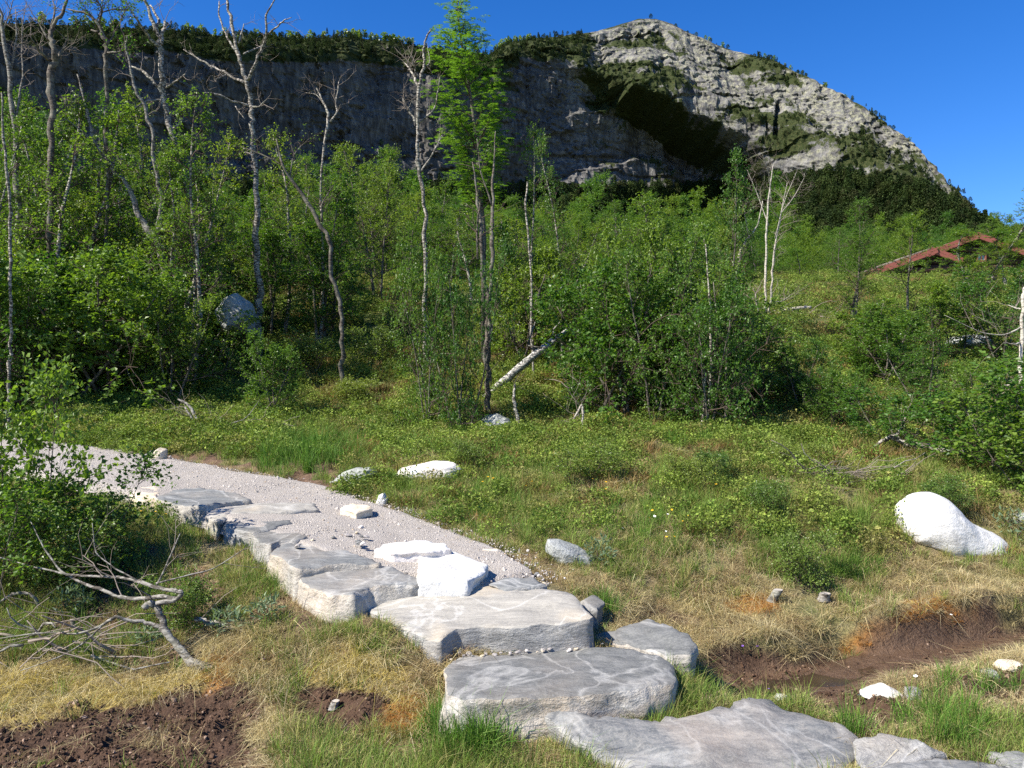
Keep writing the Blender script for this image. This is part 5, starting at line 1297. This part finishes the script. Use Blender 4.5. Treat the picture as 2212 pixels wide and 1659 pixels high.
lying('short brown log end lying behind the grey branch', [[Q(965, 925, 26, yk), Q(1040, 945, 28, yk - .02), Q(1130, 965, 30, yk - .03), Q(1190, 990, 28, yk - .05), Q(1250, 1025, 12, yk - .1)]], 'pale_bark', 'log', 'log')
yk = gY(215, 1425)
lying('pale broken stick on the ground left of the grey branch', [[Q(445, 1130, 16, yk), Q(480, 1112, 18, yk + .02), Q(510, 1100, 14, yk + .04)]], 'grey_bark', 'stick', 'stick')
yk = gY(340, 1215)
lying('bleached split stick below the left shrubs', [[Q(790, 645, 16, yk), Q(830, 640, 18, yk), Q(872, 632, 8, yk)]], 'pale_bark', 'stick', 'stick')
yk = gY(1990, 985)
lying('crooked pale limb lying over the right slope, bending down to the ground', [[(2142, 1112, 14, yk - .35), (2130, 1060, 14, yk - .3), (2112, 1020, 13, yk - .25), (2090, 985, 13, yk - .2), (2065, 972, 16, yk - .15), (2030, 974, 12, yk - .1), (1995, 962, 13, yk), (1960, 958, 12, yk), (1930, 944, 11, yk + .05), (1905, 952, 8, yk + .05), (1884, 968, 5, yk)],
     [(1960, 958, 8, yk), (1955, 966, 8, yk), (1965, 962, 5, yk)], [(1930, 944, 8, yk + .05), (1950, 925, 6, yk + .1), (1955, 900, 4, yk + .1)], [(2112, 1020, 7, yk - .25), (2150, 1000, 5, yk - .2), (2190, 985, 3, yk - .2)]], 'pale_bark', twig=4)
yk = gY(1125, 940)
lying('reddish peeling stick beside the mottled boulder', [[(1128, 940, 9, yk), (1118, 905, 8, yk + .05), (1110, 860, 7, yk + .1), (1112, 830, 4, yk + .12)]], 'pale_bark', 'stick', 'stick', twig=3)
yk = gY(1258, 935)
lying('pale stick standing in the dry brush under the thicket', [[(1256, 940, 6, yk), (1260, 900, 6, yk), (1258, 870, 5, yk), (1240, 905, 4, yk)]], 'white_bark', 'stick', 'stick', twig=6, tl=(.2, .5))
yk = gY(430, 940)
lying('pair of dry grey sticks leaning out of the left bank', [[(455, 945, 8, yk), (430, 915, 8, yk + .1), (408, 875, 6, yk + .2), (385, 862, 4, yk + .25)], [(440, 945, 6, yk), (415, 905, 5, yk + .1), (400, 880, 4, yk + .15)]], 'grey_bark', 'stick', 'stick', twig=4)
yk = gY(1720, 680)
for lab, L in (('long pale log on top of the wood pile by the white stems', [(1672, 676, 7, yk), (1700, 668, 9, yk), (1730, 665, 8, yk), (1752, 664, 7, yk)]), ('crooked log in front of the wood pile by the white stems', [(1668, 682, 7, yk - .1), (1690, 672, 7, yk - .1), (1706, 668, 5, yk - .1)])):
    lying(lab, [L], 'white_bark', 'log', 'log')
lying('short broken log on the upper right slope above the outcrop', [[(2012, 712, 9, gY(2030, 718)), (2030, 716, 10, gY(2030, 718)), (2052, 724, 9, gY(2030, 718))]], 'pale_bark', 'log', 'log')

def brush(px, py, n, spread, h, label, pl=(.25, .6)):
    p = gh(px, py); e = empty('brushwood_heap', p, label, 'brushwood')
    tw = Acc()
    for i in range(n):
        q = np.array([rng.normal(0, spread), rng.normal(0, spread * .5), abs(rng.normal(0, h)) + .01]); a_ = rng.uniform(-.6, .6) + (np.pi if rng.random() < .5 else 0)
        pts = curve_pts(q, (math.cos(a_), math.sin(a_) * .6, rng.uniform(-.1, .3)), rng.uniform(*pl), 5, .25, -.03)
        if i < 14: b = Acc(); b.tube(pts, np.linspace(.009, .003, 6), 5); o = bpy.data.objects.new('stick', b.mesh('stick', [M['dead_twig'] if i % 2 else M['grey_bark']])); COL.objects.link(o); o.parent = e
        else: tw.tube(pts, np.linspace(.004, .0015, 6), 3, cap=False)
    o = bpy.data.objects.new('twigs', tw.mesh('twigs', [M['dead_twig']])); COL.objects.link(o); o.parent = e; o['kind'] = 'stuff'
brush(1815, 1040, 90, .22, .05, 'heap of dead brushwood in the meadow above the white boulder')
brush(1290, 880, 120, .30, .12, 'tangle of dry twigs in front of the right thicket', (.25, .6))
brush(90, 1400, 60, .28, .04, 'scatter of dry twigs around the grey dead branch')
brush(1735, 690, 40, .4, .08, 'low pile of brush beside the three white stems', (.4, .9))
brush(1630, 860, 60, .25, .06, 'dry twigs under the low right bush')
brush(480, 935, 50, .3, .06, 'brown dead brush on the left bank')

def stump(px, py, r_, h, label, tilt):
    p = gh(px, py); a = Acc(); n = 12
    for zz_ in [0]: pass
    ang = np.linspace(0, 2 * np.pi, n, endpoint=False); rings = []
    for zf, rf in ((-.05, 1.35), (.1, 1.15), (.5, 1.0), (.95, .97), (1.0, .90)):
        rr = r_ * rf * (1 + .1 * rng.uniform(-1, 1, n)); rings.append(np.stack([rr * np.cos(ang) + tilt[0] * h * zf, rr * np.sin(ang) + tilt[1] * h * zf, np.full(n, h * zf)], -1))
    V = np.concatenate(rings); f = [(i * n + j, i * n + (j + 1) % n, (i + 1) * n + (j + 1) % n, (i + 1) * n + j) for i in range(4) for j in range(n)]
    e = empty('tree_stump', p, label, 'tree stump'); a.add(V, f); o = bpy.data.objects.new('trunk', a.mesh('stump', [M['grey_bark']])); COL.objects.link(o); o.parent = e
    b = Acc(); b.add(np.vstack([rings[-1] * 1.0 + np.array([0, 0, .001]), [[tilt[0] * h, tilt[1] * h, h * 1.02]]]), [(j, (j + 1) % n, n) for j in range(n)]); o = bpy.data.objects.new('cut_face', b.mesh('cut', [M['cut_wood']])); COL.objects.link(o); o.parent = e
stump(1665, 1302, .030, .075, 'small grey stump leaning right in the meadow above the ditch', (.6, -.1))
stump(1778, 1298, .034, .05, 'low cut stump right of the leaning stump', (.1, -.5))
stump(163, 1362, .013, .06, 'small sawn stub in the twigs at the left', (-.2, -.2))
stump(718, 1535, .02, .03, 'tiny broken stump in the peat hollow', (.5, .2))

# ------------------------------------------------------------------ the red cabin
def cabin():
    Yc = 46.0; K = lambda px, py, y=Yc: W(px, py, y)
    ap = K(2112, 508); e = empty('cabin', (ap.x, Yc, gz(ap.x, Yc)), 'red brown wooden cabin with a low gable among birches', 'cabin')
    sl_ = .37; half = 3.3; th = .16; dep = 7.0; zb = e.location.z - .5
    def box(acc, c, s, rx=0, ry=0):
        q = np.array([(x, y, z) for x in (-.5, .5) for y in (-.5, .5) for z in (-.5, .5)]) * np.array(s)
        mt = np.array(Euler((rx, ry, 0)).to_matrix()); q = q @ mt.T + np.array(c)
        acc.add(q, [(0, 1, 3, 2), (4, 6, 7, 5), (0, 4, 5, 1), (2, 3, 7, 6), (0, 2, 6, 4), (1, 5, 7, 3)])
    # log walls: one log per course
    wallx0, wallx1 = ap.x - half + .55, ap.x + half - .3
    for i in range(9):
        zc = zb + .35 * i + .2; a = Acc()
        wtop = ap.z - .45
        x0, x1 = wallx0, wallx1
        if zc > wtop - sl_ * (half - .5): x0 = ap.x - max(.3, (wtop - zc) / sl_); x1 = ap.x + max(.3, (wtop - zc) / sl_)
        if zc > wtop: break
        a.tube([(x0, Yc + .5, zc), (x1, Yc + .5, zc)], .175, 8); a.obj('log', M['dark_wood'], e, False)
    a = Acc(); box(a, (ap.x + .1, Yc + dep / 2 + .6, (zb + ap.z - 1.5) / 2), (wallx1 - wallx0 - .2, dep - .4, ap.z - 1.5 - zb)); a.obj('wall', M['dark_wood'], e, False)
    for sg in (-1, 1):
        a = Acc(); L = half / math.cos(math.atan(sl_)); box(a, (ap.x + sg * half / 2, Yc + dep / 2, ap.z - sl_ * half / 2), (L, dep, th), 0, sg * math.atan(sl_)); a.obj('roof', M['roof_grey'], e, False)
        for k in range(2):
            a = Acc(); box(a, (ap.x + sg * half / 2, Yc - .06 - .05 * k, ap.z - sl_ * half / 2 + .07 - .19 * k), (L * 1.01, .05, .17), 0, sg * math.atan(sl_)); a.obj('bargeboard', M['red_wood'], e, False)
    # lower wing to the left, its gable a step in front
    ap2 = K(2020, 540, Yc - 1.5)
    for k in range(2):
        a = Acc(); p, q = K(2012, 536 + 7 * k, Yc - 1.5), K(2080, 560 + 7 * k, Yc - 1.5); c = (p + q) / 2; box(a, tuple(c), ((q - p).length, .06, .16), 0, math.atan2(p.z - q.z, q.x - p.x)); a.obj('bargeboard', M['red_wood'], e, False)
        a = Acc(); p, q = K(2024, 536 + 7 * k, Yc - 1.5), K(1846, 600 + 7 * k, Yc - 1.5); c = (p + q) / 2; box(a, (c.x, c.y - .08, c.z), ((q - p).length, .06, .16), 0, math.atan2(p.z - q.z, q.x - p.x) + math.pi); a.obj('bargeboard', M['red_wood'], e, False)
    p, q = K(2022, 535, Yc - 1.5), K(1846, 599, Yc - 1.5); c = (p + q) / 2
    a = Acc(); box(a, (c.x, c.y + 2.2, c.z + .02), ((q - p).length, 4.2, .12), 0, math.atan2(p.z - q.z, q.x - p.x) + math.pi); a.obj('roof', M['roof_grey'], e, False)
    for i in range(4):
        a = Acc(); zc = zb + .3 * i; a.tube([(q.x + .8 + i * .1, Yc - .9, zc), (ap.x, Yc - .9, zc)], .15, 8); a.obj('log', M['dark_wood'], e, False)
    # window
    wc = K(2126, 554); a = Acc()
    fw = empty  # frame as a part with its pane below it
    for dx, dz_, sx_, sz_ in ((-.24, 0, .07, .5), (.24, 0, .07, .5), (0, .22, .42, .07), (0, -.22, .42, .07), (0, 0, .03, .38)): box(a, (wc.x + dx, Yc + .28, wc.z + dz_), (sx_, .08, sz_))
    fr = a.obj('window', M['red_wood'], e, False)
    b = Acc(); box(b, (wc.x, Yc + .33, wc.z), (.44, .03, .4)); b.v = [v_ - np.array(tuple(e.location)) for v_ in b.v]; o = bpy.data.objects.new('pane', b.mesh('pane', [M['glass']], False)); COL.objects.link(o); o.parent = fr
cabin()

# ------------------------------------------------------------------ ground cover
green = [blades_mesh('green_tuft', 34, .05, .15, .05, .0036, .55, M['tinted']) for k in range(5)]
long_ = [blades_mesh('long_tuft', 26, .12, .30, .045, .0042, .45, M['tinted']) for k in range(4)]
mat_ = [blades_mesh('dry_mat', 46, .03, .10, .075, .0026, 1.5, M['tinted'], 1.1) for k in range(5)]
moss_ = [blades_mesh('moss_tuft', 70, .012, .03, .05, .004, .7, M['tinted']) for k in range(3)]
def heath_mesh(n, r_, h, leaf):
    q = rng.normal(size=(n, 3)); q = unit(q) * (rng.uniform(.25, 1, n) ** .45)[:, None] * np.array([r_, r_, h]); q[:, 2] = np.abs(q[:, 2]) + .01
    sz = leaf * rng.uniform(.7, 1.3, n); return leaf_mesh('heath_leaves', q, sz * 1.25, sz * .8, M['tinted_leaf'], .45, unit(q), -.35)
bil = [heath_mesh(210, .13, .15, .017) for k in range(4)]
heat = [blades_mesh('heather_sprig', 90, .05, .16, .10, .006, .55, M['tinted']) for k in range(3)]

def candidates(n, y0, y1, power=1.0):
    u = rng.uniform(0, 1, n); y = y0 * (y1 / y0) ** u if power == 1 else (y0 ** (1 - power) + u * (y1 ** (1 - power) - y0 ** (1 - power))) ** (1 / (1 - power))
    x = rng.uniform(-1, 1, n) * (.76 * y + .8)
    z = G(x, y); zn_ = zones(x, y, z)
    d, s, pz = zn_['path'], zn_['pside'], 0
    ok = (d > .02 + .14 * fbm(x * 6, y * 6, seed=99)) & ~footmask(x, y)
    return x, y, z, zn_, ok
def put(name, label, x, y, z, sc, tint, protos, lo, hi, zs=None):
    n = len(x); rot = np.stack([rng.normal(0, .12, n), rng.normal(0, .12, n), rng.uniform(0, 6.28, n)], -1)
    s = sc * rng.uniform(.75, 1.3, n); scl = np.stack([s, s, s * (zs if zs is not None else 1)], -1)
    scatter(name, label, np.stack([x, y, z], -1), rot, scl, rng.integers(lo, hi, n), tint, protos)
def tints(n, palette, wts):
    P = np.array(palette); k = rng.choice(len(P), n, p=np.array(wts) / sum(wts))
    c = P[k] * rng.uniform(.75, 1.25, (n, 1)); return np.concatenate([c, np.ones((n, 1))], 1)
GRN = (.13, .215, .038); GRN2 = (.19, .265, .05); OLV = (.26, .25, .085); STRAW = (.50, .42, .215); BUFF = (.40, .31, .16); BRN = (.22, .14, .08); ORG = (.34, .155, .035); YEL = (.50, .40, .11); PALE = (.50, .43, .26)

# grass over meadow and foreground
x, y, z, q, ok = candidates(72000, 2.7, 12.5)
px, py = q['px'], q['py']
nz = fbm(x * 1.3, y * 1.3, seed=101); nz2 = fbm(x * .6 + 5, y * .6, seed=102)
ok &= (q['mud'] < .35 + .35 * rng.random(len(x))) & (rng.random(len(x)) > np.where(q['peat'], .965, 0)) & (rng.random(len(x)) > np.where(q['red'], .72, 0))
ok &= (rng.random(len(x)) > .55 * sstep(6.5, 9, y))
ok &= (fbm(x * 2.1 + 9, y * 2.1, seed=107) < .24 + .25 * rng.random(len(x))) | q['moss'] | q['orange']
x, y, z, px, py, nz, nz2 = (k[ok] for k in (x, y, z, px, py, nz, nz2)); q = {k: v[ok] for k, v in q.items()}
n = len(x)
greenness = np.clip(.25 + 1.5 * nz + .30 * sstep(4.6, 7.2, y) + .15 * nz2 - .16 * (y < 4.6) * (x < .5) + .45 * inpoly(px, py, [(900, 1530), (1120, 1560), (1130, 1720), (880, 1720)]) + .35 * inpoly(px, py, [(1880, 1560), (2300, 1500), (2300, 1720), (1880, 1700)]) - .3 * q['orange'] - .35 * q['moss'] - .34 * inpoly(px, py, [(440, 1380), (960, 1420), (930, 1560), (560, 1720), (440, 1720)]) - .22 * inpoly(px, py, [(1350, 1280), (2300, 1240), (2300, 1400), (1400, 1440)]), .03, .97)
isg = rng.random(n) < greenness
tint = np.where(isg[:, None], tints(n, [GRN, GRN2, OLV], [3, 3, 4]), tints(n, [STRAW, BUFF, BRN, PALE], [4, 3, 1.6, 1.6]))
tint = np.where((q['orange'] & (rng.random(n) < .75))[:, None], tints(n, [ORG, YEL, BUFF], [5, 1.2, 1.5]), tint)
tint = np.where((q['moss'] & (rng.random(n) < .7))[:, None], tints(n, [YEL, STRAW, PALE], [3, 2, 2]), tint)
tall = isg & (rng.random(n) < .2)
ix = np.where(tall, rng.integers(5, 9, n), np.where(isg, rng.integers(0, 5, n), rng.integers(9, 14, n)))
ix = np.where((q['orange'] | q['moss']) & (rng.random(n) < .45), rng.integers(14, 17, n), ix)
sc = np.where(tall, .55, .68) * (1 + .25 * sstep(5, 9, y)) * rng.uniform(.7, 1.3, n)
rot = np.stack([rng.normal(0, .15, n), rng.normal(0, .15, n), rng.uniform(0, 6.28, n)], -1)
scatter('grass', 'mixed green and straw coloured moor grass', np.stack([x, y, z], -1), rot, np.stack([sc] * 3, -1), ix, tint, green + long_ + mat_ + moss_)
print('grass', n)

# lush tufts: along slab feet, bank and lower corners
SP = []
def tufts(cx_, cy_, rx, ry, n_, s_):
    for i in range(n_): SP.append((cx_ + rng.normal(0, rx), cy_ + rng.normal(0, ry), s_))
tufts(1010, 1600, 45, 26, 55, .75); tufts(1250, 1640, 70, 14, 16, .45); tufts(1300, 1320, 14, 10, 14, .55); tufts(1475, 1450, 10, 20, 14, .5); tufts(660, 985, 60, 22, 120, 1.0); tufts(600, 1045, 16, 8, 12, .7); tufts(760, 965, 80, 18, 60, .8)
tufts(2040, 1580, 70, 28, 40, .6); tufts(1830, 1600, 12, 20, 14, .6); tufts(1830, 1240, 40, 14, 50, .5); tufts(770, 1045, 26, 9, 24, .5); tufts(1000, 1075, 40, 12, 50, .5); tufts(1080, 1130, 70, 24, 80, .5); tufts(1380, 1120, 90, 30, 80, .6); tufts(1500, 1180, 120, 30, 70, .5)
tufts(720, 1235, 20, 8, 0, .4); tufts(590, 1270, 40, 14, 26, .45); tufts(540, 1150, 50, 20, 30, .5); tufts(2130, 1500, 50, 20, 14, .5); tufts(1200, 1000, 120, 16, 60, .7); tufts(1050, 960, 80, 14, 50, .8); tufts(1560, 950, 140, 14, 60, .8); tufts(1260, 1300, 30, 8, 10, .4); tufts(2040, 1490, 5, 8, 5, .5); tufts(180, 1400, 80, 30, 26, .5)
P = np.array([tuple(gh(a_, b_)) + (s_,) for a_, b_, s_ in SP])
k = ~footmask(P[:, 0], P[:, 1]); d_, sd_, _ = polyline_dist(P[:, 0], P[:, 1], PATH); k &= d_ > path_half(P[:, 0], P[:, 1], sd_) + .02; P = P[k]; n = len(P)
put('tall_grass', 'lush green grass tufts at slab edges and on the banks', P[:, 0], P[:, 1], P[:, 2], P[:, 3], tints(n, [(.07, .16, .02), (.11, .21, .03), (.15, .23, .05)], [3, 3, 1]), long_, 0, 4)

# bilberry, crowberry and heather up the slope
x, y, z, q, ok = candidates(26000, 5.6, 30)
px, py = q['px'], q['py']; nz = fbm(x * .8, y * .8, seed=111); nz3 = fbm(x * 1.5 + 3, y * 1.5, seed=112)
leftbank = inpoly(px, py, [(-200, 800), (480, 830), (620, 900), (600, 990), (420, 990), (250, 985), (-200, 940)])
pr = np.where(leftbank, .9, sstep(6.8, 9.5, y) * (.42 + .7 * nz) + .15)
ok &= (rng.random(len(x)) < pr) & (q['red'] == 0)
x, y, z, px, py, nz3, lb = (k[ok] for k in (x, y, z, px, py, nz3, leftbank)); n = len(x)
hea = (rng.random(n) < np.clip(.34 + 1.1 * nz3, .06, .85)) & ~lb
tint = np.where(hea[:, None], tints(n, [(.20, .14, .055), (.17, .18, .045), (.26, .18, .08), (.30, .16, .07)], [3, 3, 2, 1]), tints(n, [(.115, .18, .028), (.18, .245, .042), (.235, .295, .055), (.23, .225, .065)], [3, 4, 2, 1.5]))
ix = np.where(hea, rng.integers(4, 7, n), rng.integers(0, 4, n))
sc = (.7 + .055 * y) * rng.uniform(.65, 1.3, n); sc = np.minimum(sc, 2.2)
rot = np.stack([rng.normal(0, .15, n), rng.normal(0, .15, n), rng.uniform(0, 6.28, n)], -1)
scatter('ground_cover', 'bilberry and heather covering the slope', np.stack([x, y, z], -1), rot, np.stack([sc, sc, sc * .85], -1), ix, tint, bil + heat)
print('cover', n)

# crumbs of peat and plant litter
crumb = []
for k in range(3):
    bm = bmesh.new(); bmesh.ops.create_icosphere(bm, subdivisions=1, radius=1)
    for v in bm.verts: v.co *= rng.uniform(.6, 1.35)
    me = bpy.data.meshes.new('crumb'); bm.to_mesh(me); bm.free(); me.materials.append(M['grain']); crumb.append(me)
x, y, z, q, ok = candidates(170000, 2.8, 5.6)
ok = ok & (q['peat'] | (q['red'] & (y < 5.6)) | ((q['mud'] > .3) & (rng.random(len(x)) < .12)))
ok &= ~footmask(x, y)
x, y, z = x[ok], y[ok], z[ok]; n = len(x)
z = z + np.where(q['peat'][ok], np.abs(fbm(x * 9, y * 9, seed=41, o=4)) * .10 + .03 * fbm(x * 3, y * 3, seed=42) - .02, 0)
r_ = np.minimum(np.exp(rng.normal(math.log(.0034), .55, n)), .014); g = rng.uniform(.5, 1.3, n)
tint = np.where((rng.random(n) < .07)[:, None], tints(n, [(.30, .21, .15), (.22, .15, .10)], [1, 1]), np.concatenate([np.array([.082, .048, .030]) * g[:, None], np.ones((n, 1))], 1))
scatter('peat_crumbs', 'crumbly dark peat clods', np.stack([x, y, z], -1), rng.uniform(0, 6.28, (n, 3)), np.stack([r_ * 1.2, r_, r_ * .8], -1), rng.integers(0, 3, n), tint, crumb)
print('crumbs', n)

# flowers: single plants
def flower_mesh(mat, h, head):
    a = Acc(); a.tube([(0, 0, -.01), (.004, 0, h * .5), (0, .003, h)], [.0014, .0012, .001], 4)
    for k in range(5):
        t = k * 2 * np.pi / 5; c = np.array([math.cos(t), math.sin(t), .15]) * head; s_ = np.array([-math.sin(t), math.cos(t), 0]) * head * .55
        a.add([(0, 0, h), c * .6 + s_ + (0, 0, h), c * 1.1 + (0, 0, h + .002), c * .6 - s_ + (0, 0, h)], [(0, 1, 2, 3)], 1)
    return a.mesh('flower', [M['stem'], mat], False)
M['stem'] = NT('stem').done((.09, .15, .03), .7)
FM = dict(yellow=flower_mesh(M['yellow_petal'], .13, .011), white=flower_mesh(M['white_petal'], .12, .011), violet=flower_mesh(M['violet_petal'], .06, .008))
def flowers(col, label, group, spots_):
    for (a_, b_, *ex) in spots_:
        p = gh(a_, b_)
        o = bpy.data.objects.new(col + '_flower', FM[col]); COL.objects.link(o); o.location = p; o.rotation_euler = (rng.normal(0, .25) + .3, rng.normal(0, .25), rng.uniform(0, 6.28)); s_ = rng.uniform(.6, 1.0); o.scale = (s_, s_, s_)
        tag(o, label + (' ' + ex[0] if ex else ''), 'flower', group + (' ' + ex[0] if ex else ''))
ys_ = []
for c_ in ((1060, 1090, 50, 30, 'above the path end'), (1150, 1060, 60, 24, 'right of the pinkish rock'), (1330, 1070, 60, 22, 'below the round shrub'), (1290, 1130, 60, 20, 'above the slanting lichened rock'), (1420, 1120, 80, 24, 'in the open middle'), (1560, 1060, 70, 24, 'by the low upper shrubs'), (1460, 1175, 60, 24, 'right of the lichened rock'), (1700, 1075, 90, 20, 'left of the brushwood heap'), (330, 1150, 40, 18, 'below the left saplings'), (930, 1040, 40, 10, 'at the foot of the pinkish rock'), (1840, 1140, 60, 20, 'left of the white boulder')):
    for k in range(4): ys_.append((c_[0] + rng.normal(0, c_[2] * .6), c_[1] + rng.normal(0, c_[3] * .6), c_[4]))
flowers('yellow', 'small yellow flower', 'yellow flowers', ys_)
flowers('white', 'small white flower head in the meadow grass', 'white meadow flowers', [(1408, 1142), (1440, 1138), (1430, 1165), (1600, 1110), (1990, 1340), (2060, 1365), (1860, 1560), (1985, 1505), (1690, 1180), (1330, 1165)])
flowers('violet', 'tiny violet flower near the ditch', 'violet flowers by the ditch', [(1605, 1415), (1640, 1430), (1480, 1468), (1505, 1480), (1528, 1500), (1660, 1505), (1460, 1450), (575, 1445)])

# ------------------------------------------------------------------ woods on the mountain
def clump(n, r_, h, leaf, conic):
    t = rng.uniform(0, 1, n) ** (.8 if not conic else 1.2); a_ = rng.uniform(0, 6.28, n)
    w_ = (1 - t) * .9 + .12 if conic else np.sqrt(np.clip(1 - (2 * t - .9) ** 2, .05, 1))
    rr = r_ * w_ * np.sqrt(rng.uniform(.15, 1, n)); q = np.stack([rr * np.cos(a_), rr * np.sin(a_), .1 * h + .9 * h * t], -1)
    sz = leaf * rng.uniform(.6, 1.4, n); return leaf_mesh('far_leaves', q, sz * 1.2, sz, M['tinted_far'], .35, None, .2)
far = [clump(420, .38, 1.0, .075, False) for k in range(4)] + [clump(380, .26, 1.2, .07, True) for k in range(2)]
flatV = V_m = np.stack([XM, YM, ZM], -1)[:, NB:].reshape(-1, 3)
vegf = np.clip(veg[:, NB:], 0, 1.2).reshape(-1); tal = talus[:, NB:].reshape(-1); pxf = px_m[:, NB:].reshape(-1); pyf = py_m[:, NB:].reshape(-1)
slf = sls[:, NB:].reshape(-1)
wgt = np.clip(vegf - .40, 0, 1) ** 1.1 * 1.6 + tal * 1.3
wgt *= (pxf > -350) & (pxf < 2500) & (pyf < 640)
wgt *= np.where((pxf > 1300) & (tal < .3), .75, 1.0)
pk = rng.choice(len(wgt), 26000, replace=False, p=wgt / wgt.sum())
P = flatV[pk] + rng.normal(0, .8, (len(pk), 3)); n = len(P); tk = tal[pk] > .5
h = np.where(tk, rng.uniform(4, 8.5, n), rng.uniform(1.2, 3.4, n))
P[:, 2] -= .4
tint = tints(n, [(.024, .042, .012), (.036, .058, .015), (.052, .074, .02), (.042, .05, .018)], [3, 3, 2, 1])
rot = np.stack([np.zeros(n), np.zeros(n), rng.uniform(0, 6.28, n)], -1)
scatter('mountain_forest', 'scrubby wood covering the ledges and foot of the mountain', P, rot, np.stack([h * rng.uniform(.8, 1.3, n), h * rng.uniform(.8, 1.3, n), h], -1), rng.integers(0, 6, n), tint, far)
# wooded ground between the thicket and the mountain
n = 900; y = rng.uniform(38, 95, n); x = rng.uniform(-1, 1, n) * (.8 * y + 8); kx = ~((x > 15) & (x < 38) & (y < 62)); x, y = x[kx], y[kx]; n = len(x); h = rng.uniform(.75, 1.35, n)
scatter('slope_wood', 'birch wood on the upper slope behind the thicket', np.stack([x, y, G(x, y) - .1], -1), np.stack([np.zeros(n), np.zeros(n), rng.uniform(0, 6.28, n)], -1), np.stack([h * 1.2, h * 1.2, h], -1), rng.integers(0, 5, n), np.ones((n, 4)), [q_[2] for q_ in TREE])
n = 4600; y = rng.uniform(95, 300, n) ** 1.0; x = rng.uniform(-1, 1, n) * (.8 * y + 20); kx = ~((x > 17) & (x < 34) & (y < 62)); x, y = x[kx], y[kx]; n = len(x)
h = rng.uniform(3.0, 6.0, n)
scatter('valley_wood', 'birch wood on the slope below the mountain', np.stack([x, y, G(x, y) - .2], -1), np.stack([np.zeros(n), np.zeros(n), rng.uniform(0, 6.28, n)], -1), np.stack([h * .95, h * .95, h], -1), rng.integers(0, 4, n), tints(n, [(.045, .085, .018), (.065, .11, .022), (.09, .135, .03)], [3, 3, 1]), far)
# single trees on the skyline
rm = []
for k in range(4):
    me = clump(70, .33, 1.0, .17, k == 3); me.materials.clear(); me.materials.append(M['shrub_leaf']); rm.append(me)
M['far_trunk'] = NT('far_trunk').done((.05, .04, .03), .9)
tk_ = Acc(); tk_.tube([(0, 0, -.15), (.02, 0, .3), (0, 0, .8)], [.035, .025, .01], 5); trm = tk_.mesh('ridge_trunk', [M['far_trunk']])
for k in range(110):
    c_ = rng.choice([rng.uniform(20, 960), rng.uniform(640, 900), rng.uniform(1070, 1160), rng.uniform(1520, 2130)]); i = int(np.argmin(np.abs(cols - c_)))
    j = int(rng.integers(0, 4)); p = (XM[i, NB + j], YM[i, NB + j], ZM[i, NB + j] - .2); h_ = rng.uniform(2.6, 5.2) * (1 if c_ < 1100 else .75)
    pl = ('above the left edge stems' if c_ < 130 else 'above the many armed dead birch' if c_ < 260 else 'behind the lichened trunk' if c_ < 400 else 'beside the arms of the forked dead birch' if c_ < 640 else 'right of the forked dead birch' if c_ < 780 else 'left of the twisted dead birch' if c_ < 880 else 'by the tip of the twisted dead birch' if c_ < 1040
          else 'in the dip behind the rowan' if c_ < 1200 else 'just right of the summit' if c_ < 1700 else 'halfway down the dome' if c_ < 1950 else 'low on the dome above the cabin')
    lab = 'small tree on the mountain skyline ' + pl
    e = empty('ridge_tree', p, lab, 'tree', 'skyline trees ' + pl, rng.uniform(0, 6.28)); e.scale = (h_, h_, h_)
    for nm, me in (('trunk', trm), ('crown', rm[int(rng.integers(0, 4))])):
        o = bpy.data.objects.new(nm, me); COL.objects.link(o); o.parent = e
print('done')
